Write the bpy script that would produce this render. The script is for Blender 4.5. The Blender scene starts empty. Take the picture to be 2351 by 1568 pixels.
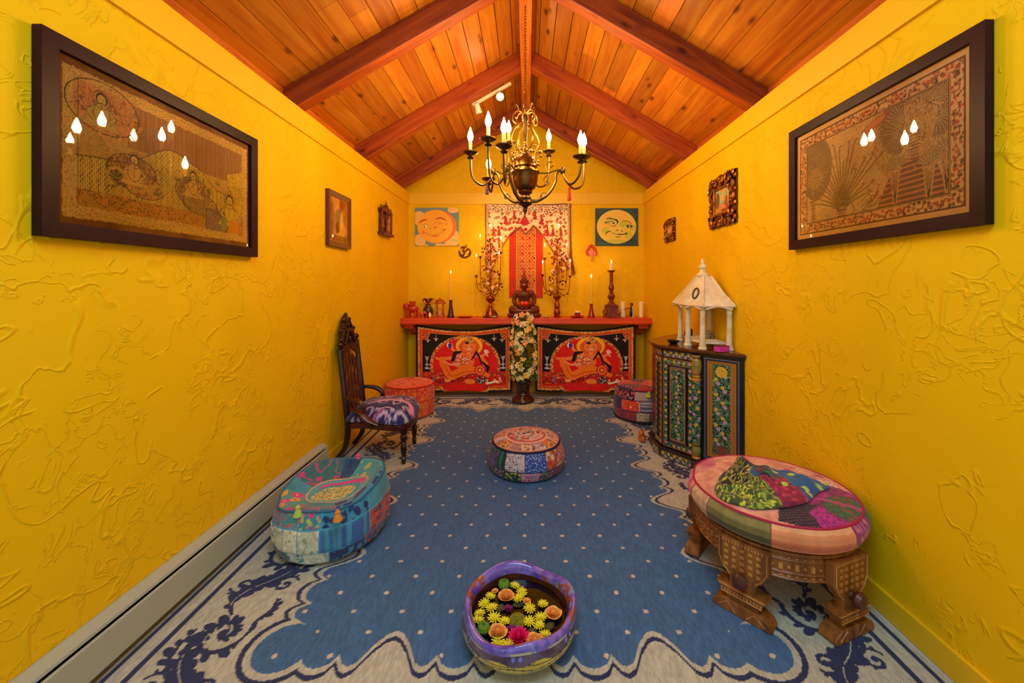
import bpy, bmesh, math, random
import numpy as np
from mathutils import Vector, Matrix
random.seed(7)
# ---------------------------------------------------------------- camera, world, exposure
F = 930.0; CH = 1.32                      # focal length in pixels of the 2351 px wide frame, eye height
S = bpy.context.scene; COL = S.collection
cam = bpy.data.cameras.new('camera'); camo = bpy.data.objects.new('camera', cam); COL.objects.link(camo)
cam.sensor_width = 36.0; cam.sensor_fit = 'HORIZONTAL'; cam.lens = F / 2351 * 36
cam.shift_x = -34.5 / 2351; cam.shift_y = -131 / 2351; cam.clip_start = 0.05
camo.location = (0, 0, CH); camo.rotation_euler = (math.pi/2, 0, 0)
S.camera = camo
w = bpy.data.worlds.new('world'); S.world = w; w.use_nodes = True
w.node_tree.nodes['Background'].inputs[0].default_value = (0.68, 0.88, 1.0, 1)   # daylight coming in behind the camera
w.node_tree.nodes['Background'].inputs[1].default_value = 0.75
S.view_settings.view_transform = 'Standard'; S.view_settings.look = 'None'
S.view_settings.gamma = 1; S.view_settings.use_curve_mapping = False
S.view_settings.exposure = 0.25
sk = bpy.data.lights.new('cool_fill','AREA'); sk.shape = 'RECTANGLE'; sk.size = 1.7; sk.size_y = 1.1; sk.energy = 40; sk.color = (.58,.84,1.0)
sko = bpy.data.objects.new('cool_fill', sk); COL.objects.link(sko); sko.location = (0,.35,3.0); sko.rotation_euler = (math.radians(22),0,0)   # added cool fill under the ceiling above the camera, brightening the floor
BULB = 300.0; FLAME = 110.0
pi = math.pi
def P(px, py, d): return Vector(((px-1210)*d/F, d, CH-(py-653)*d/F))
# ---------------------------------------------------------------- materials
def lin(c):
    c = np.asarray(c, float)
    return np.where(c <= 0.04045, c/12.92, ((c+0.055)/1.055)**2.4)
def L3(c): return tuple(float(v) for v in lin(np.array(c)/255.0)) + (1.0,)
MATS = {}
def mat(name, c=(128,128,128), rough=0.6, metal=0.0, bump=0.0, bscale=60, var=0.0, vscale=8, emit=0, attr=False, sheen=0, coat=0, stretch=(1,1,1), c2=None, spec=None, trans=0):
    if name in MATS: return MATS[name]
    m = bpy.data.materials.new(name); m.use_nodes = True; MATS[name] = m
    nt = m.node_tree; N = nt.nodes; b = N['Principled BSDF']
    b.inputs['Roughness'].default_value = rough; b.inputs['Metallic'].default_value = metal
    if spec is not None: b.inputs['Specular IOR Level'].default_value = spec
    if sheen: b.inputs['Sheen Weight'].default_value = sheen
    if coat: b.inputs['Coat Weight'].default_value = coat; b.inputs['Coat Roughness'].default_value = 0.12
    if trans: b.inputs['Transmission Weight'].default_value = trans
    tc = N.new('ShaderNodeTexCoord'); mp = N.new('ShaderNodeMapping'); nt.links.new(tc.outputs['Object'], mp.inputs[0])
    mp.inputs['Scale'].default_value = stretch
    src = None
    if attr:
        a = N.new('ShaderNodeAttribute'); a.attribute_name = 'Col'; src = a.outputs['Color']
    if var or c2:
        n = N.new('ShaderNodeTexNoise'); n.inputs['Scale'].default_value = vscale; n.inputs['Detail'].default_value = 5
        nt.links.new(mp.outputs[0], n.inputs['Vector'])
        r = N.new('ShaderNodeValToRGB'); r.color_ramp.elements[0].position = 0.35; r.color_ramp.elements[1].position = 0.65
        if attr:
            r.color_ramp.elements[0].color = (1-var,1-var,1-var,1); r.color_ramp.elements[1].color = (1,1,1,1)
            mx = N.new('ShaderNodeMix'); mx.data_type = 'RGBA'; mx.blend_type = 'MULTIPLY'; mx.inputs[0].default_value = 1
            nt.links.new(src, mx.inputs[6]); nt.links.new(r.outputs[0], mx.inputs[7]); src = mx.outputs[2]
        else:
            ca = L3(c); cb = L3(c2) if c2 else tuple(v*(1-var) for v in ca[:3])+(1,)
            r.color_ramp.elements[0].color = cb; r.color_ramp.elements[1].color = ca; src = r.outputs[0]
        nt.links.new(n.outputs['Fac'], r.inputs[0])
    if src is not None: nt.links.new(src, b.inputs['Base Color'])
    else: b.inputs['Base Color'].default_value = L3(c)
    if bump:
        n2 = N.new('ShaderNodeTexNoise'); n2.inputs['Scale'].default_value = bscale; n2.inputs['Detail'].default_value = 3
        nt.links.new(mp.outputs[0], n2.inputs['Vector'])
        bp = N.new('ShaderNodeBump'); bp.inputs['Strength'].default_value = bump; bp.inputs['Distance'].default_value = 0.01
        nt.links.new(n2.outputs['Fac'], bp.inputs['Height']); nt.links.new(bp.outputs[0], b.inputs['Normal'])
    if emit:
        b.inputs['Emission Color'].default_value = L3(c); b.inputs['Emission Strength'].default_value = emit
    return m
def link(m, a, b): m.node_tree.links.new(a, b)
def plaster(name, c):
    m = mat(name, c, rough=0.62, spec=0.18)
    nt = m.node_tree; N = nt.nodes; b = N['Principled BSDF']
    tc = N.new('ShaderNodeTexCoord')
    def noise(s, det, dist=0.0):
        n = N.new('ShaderNodeTexNoise'); n.inputs['Scale'].default_value = s; n.inputs['Detail'].default_value = det
        n.inputs['Distortion'].default_value = dist; nt.links.new(tc.outputs['Object'], n.inputs['Vector']); return n.outputs['Fac']
    def mth(op, a, b2=None, cl=False):
        x = N.new('ShaderNodeMath'); x.operation = op; x.use_clamp = cl
        for i, v in enumerate([a, b2]):
            if v is None: continue
            if isinstance(v, (int, float)): x.inputs[i].default_value = v
            else: nt.links.new(v, x.inputs[i])
        return x.outputs[0]
    def ridge(s, wd, dist, det=2.5):       # thin lines where the noise crosses its middle
        return mth('SUBTRACT', 1.0, mth('DIVIDE', mth('ABSOLUTE', mth('SUBTRACT', noise(s, det, dist), 0.5)), wd), True)
    r1 = mth('MULTIPLY', ridge(4.2, 0.02, 0.7), mth('GREATER_THAN', noise(2.6, 2), 0.46))
    r2 = mth('MULTIPLY', ridge(9.5, 0.03, 1.0, 4), mth('GREATER_THAN', noise(3.7, 2), 0.52))
    st = mth('GREATER_THAN', noise(2.3, 4, 1.5), 0.53)
    h = mth('ADD', mth('ADD', mth('MULTIPLY', r1, 0.9), mth('MULTIPLY', r2, 0.7)), mth('MULTIPLY', noise(7, 5), 0.9))
    h = mth('ADD', h, mth('MULTIPLY', st, 0.25))
    bp = N.new('ShaderNodeBump'); bp.inputs['Strength'].default_value = 0.4; bp.inputs['Distance'].default_value = 0.011
    nt.links.new(h, bp.inputs['Height']); nt.links.new(bp.outputs[0], b.inputs['Normal'])
    return m
def wood(name, ca, cb, along='Y', rough=0.45, sc=3.0, attr=False, knots=False, coat=0, bump=0.15, rot=0):
    m = mat(name, ca, rough=rough, coat=coat)
    nt = m.node_tree; N = nt.nodes; b = N['Principled BSDF']
    tc0 = N.new('ShaderNodeTexCoord'); vr = N.new('ShaderNodeVectorRotate'); vr.rotation_type = 'Y_AXIS'; vr.inputs['Angle'].default_value = rot
    nt.links.new(tc0.outputs['Object'], vr.inputs['Vector']); mp = N.new('ShaderNodeMapping'); nt.links.new(vr.outputs[0], mp.inputs[0])
    s = [14.0, 14.0, 14.0]; s['XYZ'.index(along)] = 1.1
    mp.inputs['Scale'].default_value = s
    n = N.new('ShaderNodeTexNoise'); n.inputs['Scale'].default_value = sc; n.inputs['Detail'].default_value = 7; n.inputs['Distortion'].default_value = 0.8
    nt.links.new(mp.outputs[0], n.inputs['Vector'])
    r = N.new('ShaderNodeValToRGB'); r.color_ramp.elements[0].position = 0.3; r.color_ramp.elements[1].position = 0.68
    r.color_ramp.elements[0].color = L3(cb); r.color_ramp.elements[1].color = L3(ca)
    nt.links.new(n.outputs['Fac'], r.inputs[0]); src = r.outputs[0]
    def mul(s1, s2):
        mx = N.new('ShaderNodeMix'); mx.data_type = 'RGBA'; mx.blend_type = 'MULTIPLY'; mx.inputs[0].default_value = 1
        nt.links.new(s1, mx.inputs[6]); nt.links.new(s2, mx.inputs[7]); return mx.outputs[2]
    if attr:
        a = N.new('ShaderNodeAttribute'); a.attribute_name = 'Col'; src = mul(src, a.outputs['Color'])
    if knots:
        mp2 = N.new('ShaderNodeMapping'); nt.links.new(vr.outputs[0], mp2.inputs[0]); k = [7.0,7.0,7.0]; k['XYZ'.index(along)] = 3.2; mp2.inputs['Scale'].default_value = k
        v = N.new('ShaderNodeTexVoronoi'); v.inputs['Scale'].default_value = 1.0; nt.links.new(mp2.outputs[0], v.inputs['Vector'])
        r2 = N.new('ShaderNodeValToRGB'); r2.color_ramp.elements[0].position = 0.05; r2.color_ramp.elements[1].position = 0.17
        r2.color_ramp.elements[0].color = (0.22,0.12,0.08,1); r2.color_ramp.elements[1].color = (1,1,1,1)
        nt.links.new(v.outputs['Distance'], r2.inputs[0]); src = mul(src, r2.outputs[0])
    nt.links.new(src, b.inputs['Base Color'])
    bp = N.new('ShaderNodeBump'); bp.inputs['Strength'].default_value = bump; bp.inputs['Distance'].default_value = 0.003
    nt.links.new(n.outputs['Fac'], bp.inputs['Height']); nt.links.new(bp.outputs[0], b.inputs['Normal'])
    return m
def pane_mat():
    if 'pane' in MATS: return MATS['pane']
    m = bpy.data.materials.new('pane'); m.use_nodes = True; MATS['pane'] = m; N = m.node_tree.nodes; N.clear()
    o = N.new('ShaderNodeOutputMaterial'); mx = N.new('ShaderNodeMixShader'); t = N.new('ShaderNodeBsdfTransparent'); g = N.new('ShaderNodeBsdfGlossy')
    g.inputs['Roughness'].default_value = 0.015; f = N.new('ShaderNodeFresnel'); f.inputs[0].default_value = 1.5
    l = m.node_tree.links; l.new(f.outputs[0], mx.inputs[0]); l.new(t.outputs[0], mx.inputs[1]); l.new(g.outputs[0], mx.inputs[2]); l.new(mx.outputs[0], o.inputs[0])
    return m
# ---------------------------------------------------------------- tagging
def tag(o, label=None, cat=None, group=None, kind=None):
    if label: o['label'] = label
    if cat: o['category'] = cat
    if group: o['group'] = group
    if kind: o['kind'] = kind
    return o
def thing(name, loc, label, cat, group=None, rz=0, kind=None):
    o = bpy.data.objects.new(name, None); COL.objects.link(o); o.location = loc; o.rotation_euler = (0,0,rz)
    o.empty_display_size = 0.05
    return tag(o, label, cat, group, kind)
def root_loc(p):
    v = Vector((0,0,0))
    while p is not None: v += Vector(p.location); p = p.parent
    return v
def place(name, me, parent, m):
    o = bpy.data.objects.new(name, me); COL.objects.link(o); me.materials.append(m)
    if parent is not None:
        off = root_loc(parent); o.parent = parent
    else:
        co = np.empty(len(me.vertices)*3); me.vertices.foreach_get('co', co); co = co.reshape(-1,3)
        off = Vector(((co[:,0].min()+co[:,0].max())/2, (co[:,1].min()+co[:,1].max())/2, co[:,2].min())); o.location = off
    me.transform(Matrix.Translation(-off))
    return o
def copy_tree(o, parent=None):
    c = o.copy(); COL.objects.link(c); c.parent = parent
    for ch in list(o.children): copy_tree(ch, c)
    return c
# ---------------------------------------------------------------- mesh building (world coordinates)
class MB:
    def __init__(s): s.v = []; s.f = []; s.c = []
    def add(s, vs, fs, col=None):
        n = len(s.v); s.v += [tuple(v) for v in vs]; s.f += [tuple(i+n for i in f) for f in fs]
        if col is not None: s.c += [col]*len(vs)
        return s
    def box(s, c, d, R=None, col=None):
        vs = [Vector((x*d[0]/2, y*d[1]/2, z*d[2]/2)) for x in (-1,1) for y in (-1,1) for z in (-1,1)]
        if R is not None: vs = [R @ v for v in vs]
        vs = [v+Vector(c) for v in vs]
        return s.add(vs, [(0,1,3,2),(4,6,7,5),(0,4,5,1),(2,3,7,6),(0,2,6,4),(1,5,7,3)], col)
    def bx(s, x0,x1,y0,y1,z0,z1,col=None): return s.box(((x0+x1)/2,(y0+y1)/2,(z0+z1)/2),(abs(x1-x0),abs(y1-y0),abs(z1-z0)),None,col)
    def lathe(s, prof, c=(0,0,0), n=24, axis=None, col=None, sx=1, sy=1, wob=None):
        c = Vector(c); A = Vector(axis).normalized() if axis is not None else Vector((0,0,1))
        q = A.to_track_quat('Z','Y').to_matrix() if axis is not None else Matrix.Identity(3)
        vs = []
        for (r, z) in prof:
            for i in range(n):
                a = 2*pi*i/n; rr = r*(wob(a, z) if wob else 1)
                vs.append(c + q @ Vector((rr*math.cos(a)*sx, rr*math.sin(a)*sy, z)))
        fs = [(j*n+i, j*n+(i+1)%n, (j+1)*n+(i+1)%n, (j+1)*n+i) for j in range(len(prof)-1) for i in range(n)]
        if prof[0][0] > 1e-6: fs.append(tuple(range(n))[::-1])
        if prof[-1][0] > 1e-6: fs.append(tuple((len(prof)-1)*n+i for i in range(n)))
        return s.add(vs, fs, col)
    def ell(s, c, r, n=16, R=None, col=None):
        if isinstance(r, (int, float)): r = (r, r, r)
        vs = []; m = max(6, n//2)
        for j in range(m+1):
            t = pi*j/m
            for i in range(n):
                a = 2*pi*i/n; v = Vector((r[0]*math.sin(t)*math.cos(a), r[1]*math.sin(t)*math.sin(a), -r[2]*math.cos(t)))
                if R is not None: v = R @ v
                vs.append(v+Vector(c))
        fs = [(j*n+i, j*n+(i+1)%n, (j+1)*n+(i+1)%n, (j+1)*n+i) for j in range(m) for i in range(n)]
        return s.add(vs, fs, col)
    def tube(s, pts, r, n=8, col=None, flat=1.0, closed=False):
        pts = [Vector(p) for p in pts]; k = len(pts)
        rr = list(r) if hasattr(r, '__len__') else [r]*k
        if len(rr) != k: rr = [float(np.interp(i/(k-1), np.linspace(0,1,len(rr)), rr)) for i in range(k)]
        vs = []; up = None
        for i, p in enumerate(pts):
            a = pts[(i-1) % k] if closed else pts[max(0,i-1)]; b = pts[(i+1) % k] if closed else pts[min(k-1,i+1)]
            T = (b-a).normalized() if (b-a).length > 1e-9 else Vector((0,0,1))
            if up is None: up = Vector((0,0,1)) if abs(T.z) < 0.9 else Vector((0,1,0))
            X = T.cross(up)
            if X.length < 1e-4: X = T.cross(Vector((1,0.1,0)))
            X.normalize(); U = X.cross(T).normalized(); up = U
            for j in range(n):
                t = 2*pi*j/n; vs.append(p + X*(rr[i]*math.cos(t)) + U*(rr[i]*flat*math.sin(t)))
        fs = [(i*n+j, i*n+(j+1)%n, ((i+1)%k)*n+(j+1)%n, ((i+1)%k)*n+j) for i in range(k if closed else k-1) for j in range(n)]
        if not closed: fs += [tuple(range(n))[::-1], tuple((k-1)*n+j for j in range(n))]
        return s.add(vs, fs, col)
    def prism(s, poly, a, b, axis='Z', col=None):
        n = len(poly)
        def mk(p, t): return {'Z': (p[0],p[1],t), 'Y': (p[0],t,p[1]), 'X': (t,p[0],p[1])}[axis]
        vs = [mk(p,a) for p in poly] + [mk(p,b) for p in poly]
        fs = [tuple(range(n))[::-1], tuple(range(n,2*n))] + [(i,(i+1)%n,n+(i+1)%n,n+i) for i in range(n)]
        return s.add(vs, fs, col)
    def mirror_faces(s): pass
    def build(s, name, m, parent=None, smooth=True, bevel=0, remesh=0, sub=0, ang=40):
        me = bpy.data.meshes.new(name); me.from_pydata(s.v, [], s.f)
        if s.c and len(s.c) == len(s.v):
            at = me.color_attributes.new('Col','FLOAT_COLOR','POINT')
            at.data.foreach_set('color', np.concatenate([lin(np.array(s.c)/255.0), np.ones((len(s.c),1))],1).astype(np.float32).ravel())
        bm = bmesh.new(); bm.from_mesh(me); bmesh.ops.recalc_face_normals(bm, faces=bm.faces); bm.to_mesh(me); bm.free()
        if smooth:
            me.polygons.foreach_set('use_smooth', [True]*len(me.polygons))
            if not remesh and not sub: me.set_sharp_from_angle(angle=math.radians(ang))
        o = place(name, me, parent, m)
        if remesh:
            md = o.modifiers.new('remesh','REMESH'); md.mode = 'VOXEL'; md.voxel_size = remesh; md.use_smooth_shade = True
            sm = o.modifiers.new('smooth','SMOOTH'); sm.iterations = 4; sm.factor = 0.5
        if sub: md = o.modifiers.new('sub','SUBSURF'); md.levels = sub; md.render_levels = sub
        if bevel:
            md = o.modifiers.new('bevel','BEVEL'); md.width = bevel; md.segments = 2; md.limit_method = 'ANGLE'; md.angle_limit = math.radians(40)
        return o
def bez(p0, p1, p2, p3, n=14):
    p0,p1,p2,p3 = map(Vector,(p0,p1,p2,p3)); out = []
    for i in range(n+1):
        t = i/n; out.append(p0*(1-t)**3 + p1*3*t*(1-t)**2 + p2*3*t*t*(1-t) + p3*t**3)
    return out
def cr(pts, n=8, closed=False):           # Catmull-Rom through points
    pts = [Vector(p) for p in pts]; k = len(pts); out = []
    rng = range(k) if closed else range(k-1)
    for i in rng:
        a = pts[(i-1)%k] if (closed or i > 0) else pts[0]; b = pts[i]; c = pts[(i+1)%k]; d = pts[(i+2)%k] if (closed or i < k-2) else pts[-1]
        for j in range(n):
            t = j/n; out.append(0.5*((2*b)+(c-a)*t+(2*a-5*b+4*c-d)*t*t+(3*b-a-3*c+d)*t**3))
    if not closed: out.append(pts[-1])
    return out
# ---------------------------------------------------------------- painted grids
def hsh(a, b, seed):
    n = np.sin(a*127.1 + b*311.7 + seed*74.7)*43758.5453
    return n - np.floor(n)
def vn(X, Y, s, seed=0):
    x = X/s; y = Y/s; ix = np.floor(x); iy = np.floor(y); fx = x-ix; fy = y-iy
    fx = fx*fx*(3-2*fx); fy = fy*fy*(3-2*fy)
    a = hsh(ix,iy,seed); b = hsh(ix+1,iy,seed); c = hsh(ix,iy+1,seed); d = hsh(ix+1,iy+1,seed)
    return (a*(1-fx)+b*fx)*(1-fy)+(c*(1-fx)+d*fx)*fy
def fbm(X, Y, s, seed=0): return (vn(X,Y,s,seed)*4+vn(X,Y,s/2,seed+1)*2+vn(X,Y,s/4,seed+2))/7
def vor(X, Y, s, seed=0, jit=0.8):
    x = X/s; y = Y/s; ix = np.floor(x); iy = np.floor(y); best = np.full(X.shape, 9.0); bid = np.zeros(X.shape)
    for dx in (-1,0,1):
        for dy in (-1,0,1):
            cx = ix+dx; cy = iy+dy
            px = cx+0.5+(hsh(cx,cy,seed)-0.5)*jit; py = cy+0.5+(hsh(cx,cy,seed+9)-0.5)*jit
            d = np.hypot(x-px, y-py); m = d < best; best = np.where(m, d, best); bid = np.where(m, hsh(cx,cy,seed+5), bid)
    return best, bid
class Cv:
    def __init__(s, X, Y, bg):
        s.X = X.astype(float); s.Y = Y.astype(float); s.C = np.zeros(X.shape+(3,)); s.C[:] = np.array(bg)/255.0
    def m(s, mask, col, a=1.0):
        col = np.array(col)/255.0
        if np.ndim(a): a = a[mask][:,None]
        s.C[mask] = s.C[mask]*(1-a) + col*a
    def rect(s, x0,y0,x1,y1,col,a=1.0):
        k = (s.X>=x0)&(s.X<=x1)&(s.Y>=y0)&(s.Y<=y1); s.m(k, col, a); return k
    def E(s, cx,cy,rx,ry,rot=0):
        dx = s.X-cx; dy = s.Y-cy; c = math.cos(rot); n = math.sin(rot)
        return ((dx*c+dy*n)/rx)**2+((-dx*n+dy*c)/ry)**2
    def ell(s, cx,cy,rx,ry,col,rot=0,a=1.0): k = s.E(cx,cy,rx,ry,rot) < 1; s.m(k,col,a); return k
    def ring(s, cx,cy,rx,ry,t,col,rot=0):
        e = np.sqrt(s.E(cx,cy,rx,ry,rot)); s.m(np.abs(e-1) < t/2/min(rx,ry), col)
    def pm(s, pts):
        X, Y = s.X, s.Y; r = np.zeros(X.shape, bool); n = len(pts)
        for i in range(n):
            x0,y0 = pts[i]; x1,y1 = pts[(i+1)%n]
            if y0 == y1: continue
            c = ((y0 > Y) != (y1 > Y)) & (X < (x1-x0)*(Y-y0)/(y1-y0)+x0); r ^= c
        return r
    def poly(s, pts, col, a=1.0): k = s.pm(pts); s.m(k,col,a); return k
    def line(s, pts, w, col, a=1.0):
        pts = [tuple(p)[:2] for p in pts]; ws = w if hasattr(w,'__len__') else [w]*len(pts)
        if len(ws) != len(pts): ws = list(np.interp(np.linspace(0,1,len(pts)), np.linspace(0,1,len(ws)), ws))
        for i in range(len(pts)-1):
            (x0,y0),(x1,y1) = pts[i],pts[i+1]; m = max(ws[i],ws[i+1])
            k = (s.X > min(x0,x1)-m)&(s.X < max(x0,x1)+m)&(s.Y > min(y0,y1)-m)&(s.Y < max(y0,y1)+m)
            idx = np.nonzero(k)
            if len(idx[0]) == 0: continue
            X = s.X[idx]; Y = s.Y[idx]; dx = x1-x0; dy = y1-y0; l = dx*dx+dy*dy+1e-12
            t = np.clip(((X-x0)*dx+(Y-y0)*dy)/l,0,1); d = np.hypot(X-x0-t*dx, Y-y0-t*dy)
            q = d < (ws[i]+(ws[i+1]-ws[i])*t)/2
            s.C[idx[0][q], idx[1][q]] = s.C[idx[0][q], idx[1][q]]*(1-a)+np.array(col)/255.0*a
    def tex(s, k, style, cols, sc, seed=0):
        if k is None: k = np.ones(s.X.shape, bool)
        if not k.any(): return
        X = s.X[k]; Y = s.Y[k]; c = np.array(cols, float)/255.0; out = np.tile(c[0], (X.size,1)); nc = len(c)-1
        pick = lambda r: c[1+np.minimum((r*nc).astype(int), nc-1)]
        if style == 'floral':
            d, i = vor(X,Y,sc,seed); th = np.arctan2(vn(X,Y,sc,seed)-.5, vn(Y,X,sc,seed+1)-.5)
            q = d < 0.36+0.1*np.sin(5*th); out[q] = pick(i[q]); q2 = d < 0.12; out[q2] = pick((i[q2]*7.3)%1)
        elif style == 'speck':
            d, i = vor(X,Y,sc,seed); q = d < 0.33; out[q] = pick(i[q])
        elif style == 'cells':
            d, i = vor(X,Y,sc,seed); out = pick(i); q = d > 0.62; out[q] = c[0]
        elif style == 'dots':
            x = (X/sc)%1-.5; y = (Y/sc)%1-.5; q = np.hypot(x,y) < 0.28; out[q] = pick(((np.floor(X/sc)+np.floor(Y/sc))*0.37)%1)[q]
        elif style in ('sx','sy'):
            t = (X if style == 'sx' else Y)/sc + 0.25*fbm(X,Y,sc*3,seed); i = np.floor(t); q = (t-i) < 0.5; out[q] = pick((i*0.618)%1)[q]
        elif style == 'scroll':
            t = fbm(X,Y,sc*3,seed)*9; q = np.abs((t%1)-.5) < 0.17; out[q] = pick((np.floor(t)*0.618)%1)[q]
        elif style == 'noise':
            t = np.clip((fbm(X,Y,sc,seed)-.3)/.4,0,1); out = c[0]*(1-t[:,None])+c[1]*t[:,None]
        elif style == 'check':
            x = np.floor(X/sc); y = np.floor(Y/sc); q = ((x+y)%2) == 0; out[q] = pick(hsh(x,y,seed))[q]
        elif style == 'dash':
            x = (X/sc); col_ = np.floor(x); y = Y/(sc*2.4)+0.5*(col_%2); q = (np.abs((x%1)-.5) < 0.2+0.12*vn(X,Y,sc,seed))&((y%1) < 0.7); out[q] = pick(hsh(col_,np.floor(y),seed))[q]
        s.C[k] = out
    def shade(s, a, sc, seed=0):
        s.C *= (1-a+2*a*fbm(s.X,s.Y,sc,seed))[...,None]; s.C = np.clip(s.C,0,1)
def grid(name, Pts, C, m, parent=None, closeu=False, keep=None, back=None, smooth=True, solid=0):
    nv, nu = Pts.shape[:2]; idx = np.arange(nv*nu).reshape(nv,nu)
    if closeu: nx = np.roll(idx,-1,1); a = idx[:-1]; b = nx[:-1]; c = nx[1:]; d = idx[1:]
    else: a = idx[:-1,:-1]; b = idx[:-1,1:]; c = idx[1:,1:]; d = idx[1:,:-1]
    q = np.stack([a,b,c,d],-1).reshape(-1,4)
    if keep is not None:
        kf = keep.ravel(); q = q[kf[q].sum(1) >= 3]
    V = Pts.reshape(-1,3); CC = None if C is None else C.reshape(-1,3)
    loops = q.ravel(); starts = np.arange(len(q))*4
    if back is not None:
        ring = np.concatenate([idx[0,:], idx[1:,-1], idx[-1,-2::-1], idx[-2:0:-1,0]])
        n0 = len(V); V = np.concatenate([V, V[ring]+np.array(back)]); nr = len(ring)
        if CC is not None: CC = np.concatenate([CC, CC[ring]])
        nb = n0+np.arange(nr)
        sq = np.stack([ring, nb, np.roll(nb,-1), np.roll(ring,-1)],-1)
        loops = np.concatenate([loops, sq.ravel(), nb[::-1]]); starts = np.concatenate([starts, len(q)*4+np.arange(nr)*4, [len(q)*4+nr*4]])
    me = bpy.data.meshes.new(name)
    me.vertices.add(len(V)); me.vertices.foreach_set('co', V.astype(np.float32).ravel())
    me.loops.add(len(loops)); me.loops.foreach_set('vertex_index', loops.astype(np.int32))
    me.polygons.add(len(starts)); me.polygons.foreach_set('loop_start', starts.astype(np.int32))
    me.update(calc_edges=True)
    if CC is not None:
        at = me.color_attributes.new('Col','FLOAT_COLOR','POINT')
        at.data.foreach_set('color', np.concatenate([lin(np.clip(CC,0,1)), np.ones((len(CC),1))],1).astype(np.float32).ravel())
    if smooth:
        me.polygons.foreach_set('use_smooth', [True]*len(me.polygons))
        if back is not None: me.set_sharp_from_angle(angle=math.radians(50))
    if keep is not None:
        bm = bmesh.new(); bm.from_mesh(me); bmesh.ops.delete(bm, geom=[v for v in bm.verts if not v.link_faces], context='VERTS'); bm.to_mesh(me); bm.free()
    o = place(name, me, parent, m)
    if solid: md = o.modifiers.new('solid','SOLIDIFY'); md.thickness = solid; md.offset = 0
    return o
def mg(x0,x1,nu,y0,y1,nv): return np.meshgrid(np.linspace(x0,x1,nu), np.linspace(y0,y1,nv))
def st3(x,y,z): return np.stack(np.broadcast_arrays(x,y,z),-1).astype(float)
FAB = mat('painted_fabric', attr=True, rough=0.85, bump=0.25, bscale=260, sheen=0.2)
PNT = mat('painted_surface', attr=True, rough=0.5)
LAC = mat('lacquer_paint', attr=True, rough=0.3, coat=0.2)
# ================================================================ THE ROOM
XL, XR, YB, ZE, YF = -1.454, 1.432, 4.97, 2.442, -0.7
WALL = plaster('yellow_plaster', (238,192,4)); YP = mat('yellow_paint', (238,192,4), rough=0.5, bump=0.05, bscale=30)
def struct(mb, name, m, parent=None, **k):
    o = mb.build(name, m, parent, smooth=False, **k)
    if parent is None: o['kind'] = 'structure'
    return o
struct(MB().bx(XL-.25,XR+.25,YF,YB+.2,-.12,0), 'floor', mat('floor_stone', (205,200,190), rough=0.55, var=0.12, vscale=5, bump=.1, bscale=20))
struct(MB().bx(XL-.25,XL,YF,YB,0,ZE), 'wall_left', WALL)
struct(MB().bx(XR,XR+.25,YF,YB,0,ZE), 'wall_right', WALL)
RX = -0.01; SL = 0.575; ZA = 3.28; TH = 0.162
zb = lambda x: ZA-SL*abs(x-RX)
struct(MB().prism([(XL-.25,0),(XR+.25,0),(XR+.25,zb(XR+.25)+TH),(RX,ZA+TH),(XL-.25,zb(XL-.25)+TH)], YB, YB+.2, 'Y'), 'wall_back', WALL)
for nm, (x0,x1,y0,y1) in {'trim_1': (XL,XL+.014,YF,YB), 'trim_2': (XR-.014,XR,YF,YB), 'trim_3': (XL+.014,XR-.014,YB-.014,YB)}.items():
    o = struct(MB().bx(x0,x1,y0,y1,2.302,ZE), nm, YP, bevel=.002)
struct(MB().bx(XR-.016,XR,YF,YB,0,.10), 'baseboard_right', YP, bevel=.004)
struct(MB().bx(XL,XR-.016,YB-.016,YB,0,.09), 'baseboard_back', YP, bevel=.004)
struct(MB().bx(XL,XL+.014,2.95,YB-.016,0,.09), 'baseboard_left', YP, bevel=.003)
# ceiling: boarding, rafters, ridge beam, blocking boards
ceil = thing('ceiling', (0,2.5,ZE), None, None, kind='structure')
PINE = wood('stained_pine_boards', (220,148,36), (186,102,18), 'Y', rough=0.42, sc=1.6, attr=True, knots=True)
BEAMS_ = {g: wood('stained_pine_beams_%d'%(g+1), (178,82,18), (122,44,8), 'X', rough=0.45, sc=1.6, knots=True, rot=-g*math.atan(.575)) for g in (-1,1)}; BEAM = BEAMS_[1]
RIDG = wood('stained_pine_ridge', (214,124,30), (170,80,14), 'Y', rough=0.45, sc=1.8)
rng = random.Random(3)
b = MB()
for sgn in (-1,1):
    step = 0.113; x = 0.0
    while x < 1.62:
        y = YF
        while y < YB-.001:
            y1 = min(YB, y+rng.uniform(1.6,3.4)); xa = RX+sgn*(x+.0026); xb = RX+sgn*(x+step-.0026)
            t = 0.78+0.22*rng.random(); g = t*(0.92+0.08*rng.random()); col = (255*t,255*g,255*g)
            za = zb(xa)+TH; zc = zb(xb)+TH
            e = .0018
            b.add([(xa,y,za),(xb,y,zc),(xb,y1-e,zc),(xa,y1-e,za),(xa,y,za+.03),(xb,y,zc+.03),(xb,y1-e,zc+.03),(xa,y1-e,za+.03)],
                  [(0,1,2,3),(4,7,6,5),(0,4,5,1),(3,2,6,7),(0,3,7,4),(1,5,6,2)], col)
            y = y1
        x += step
b.build('boarding', PINE, ceil, smooth=False)
b = MB()
for sgn in (-1,1):
    b.add([(RX,YF,ZA+TH+.012),(RX+sgn*1.7,YF,ZA+TH+.012-SL*1.7),(RX+sgn*1.7,YB,ZA+TH+.012-SL*1.7),(RX,YB,ZA+TH+.012)], [(0,1,2,3)])
b.build('roof_deck', mat('dark_gap', (60,22,8), rough=0.9), ceil, smooth=False)
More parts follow.
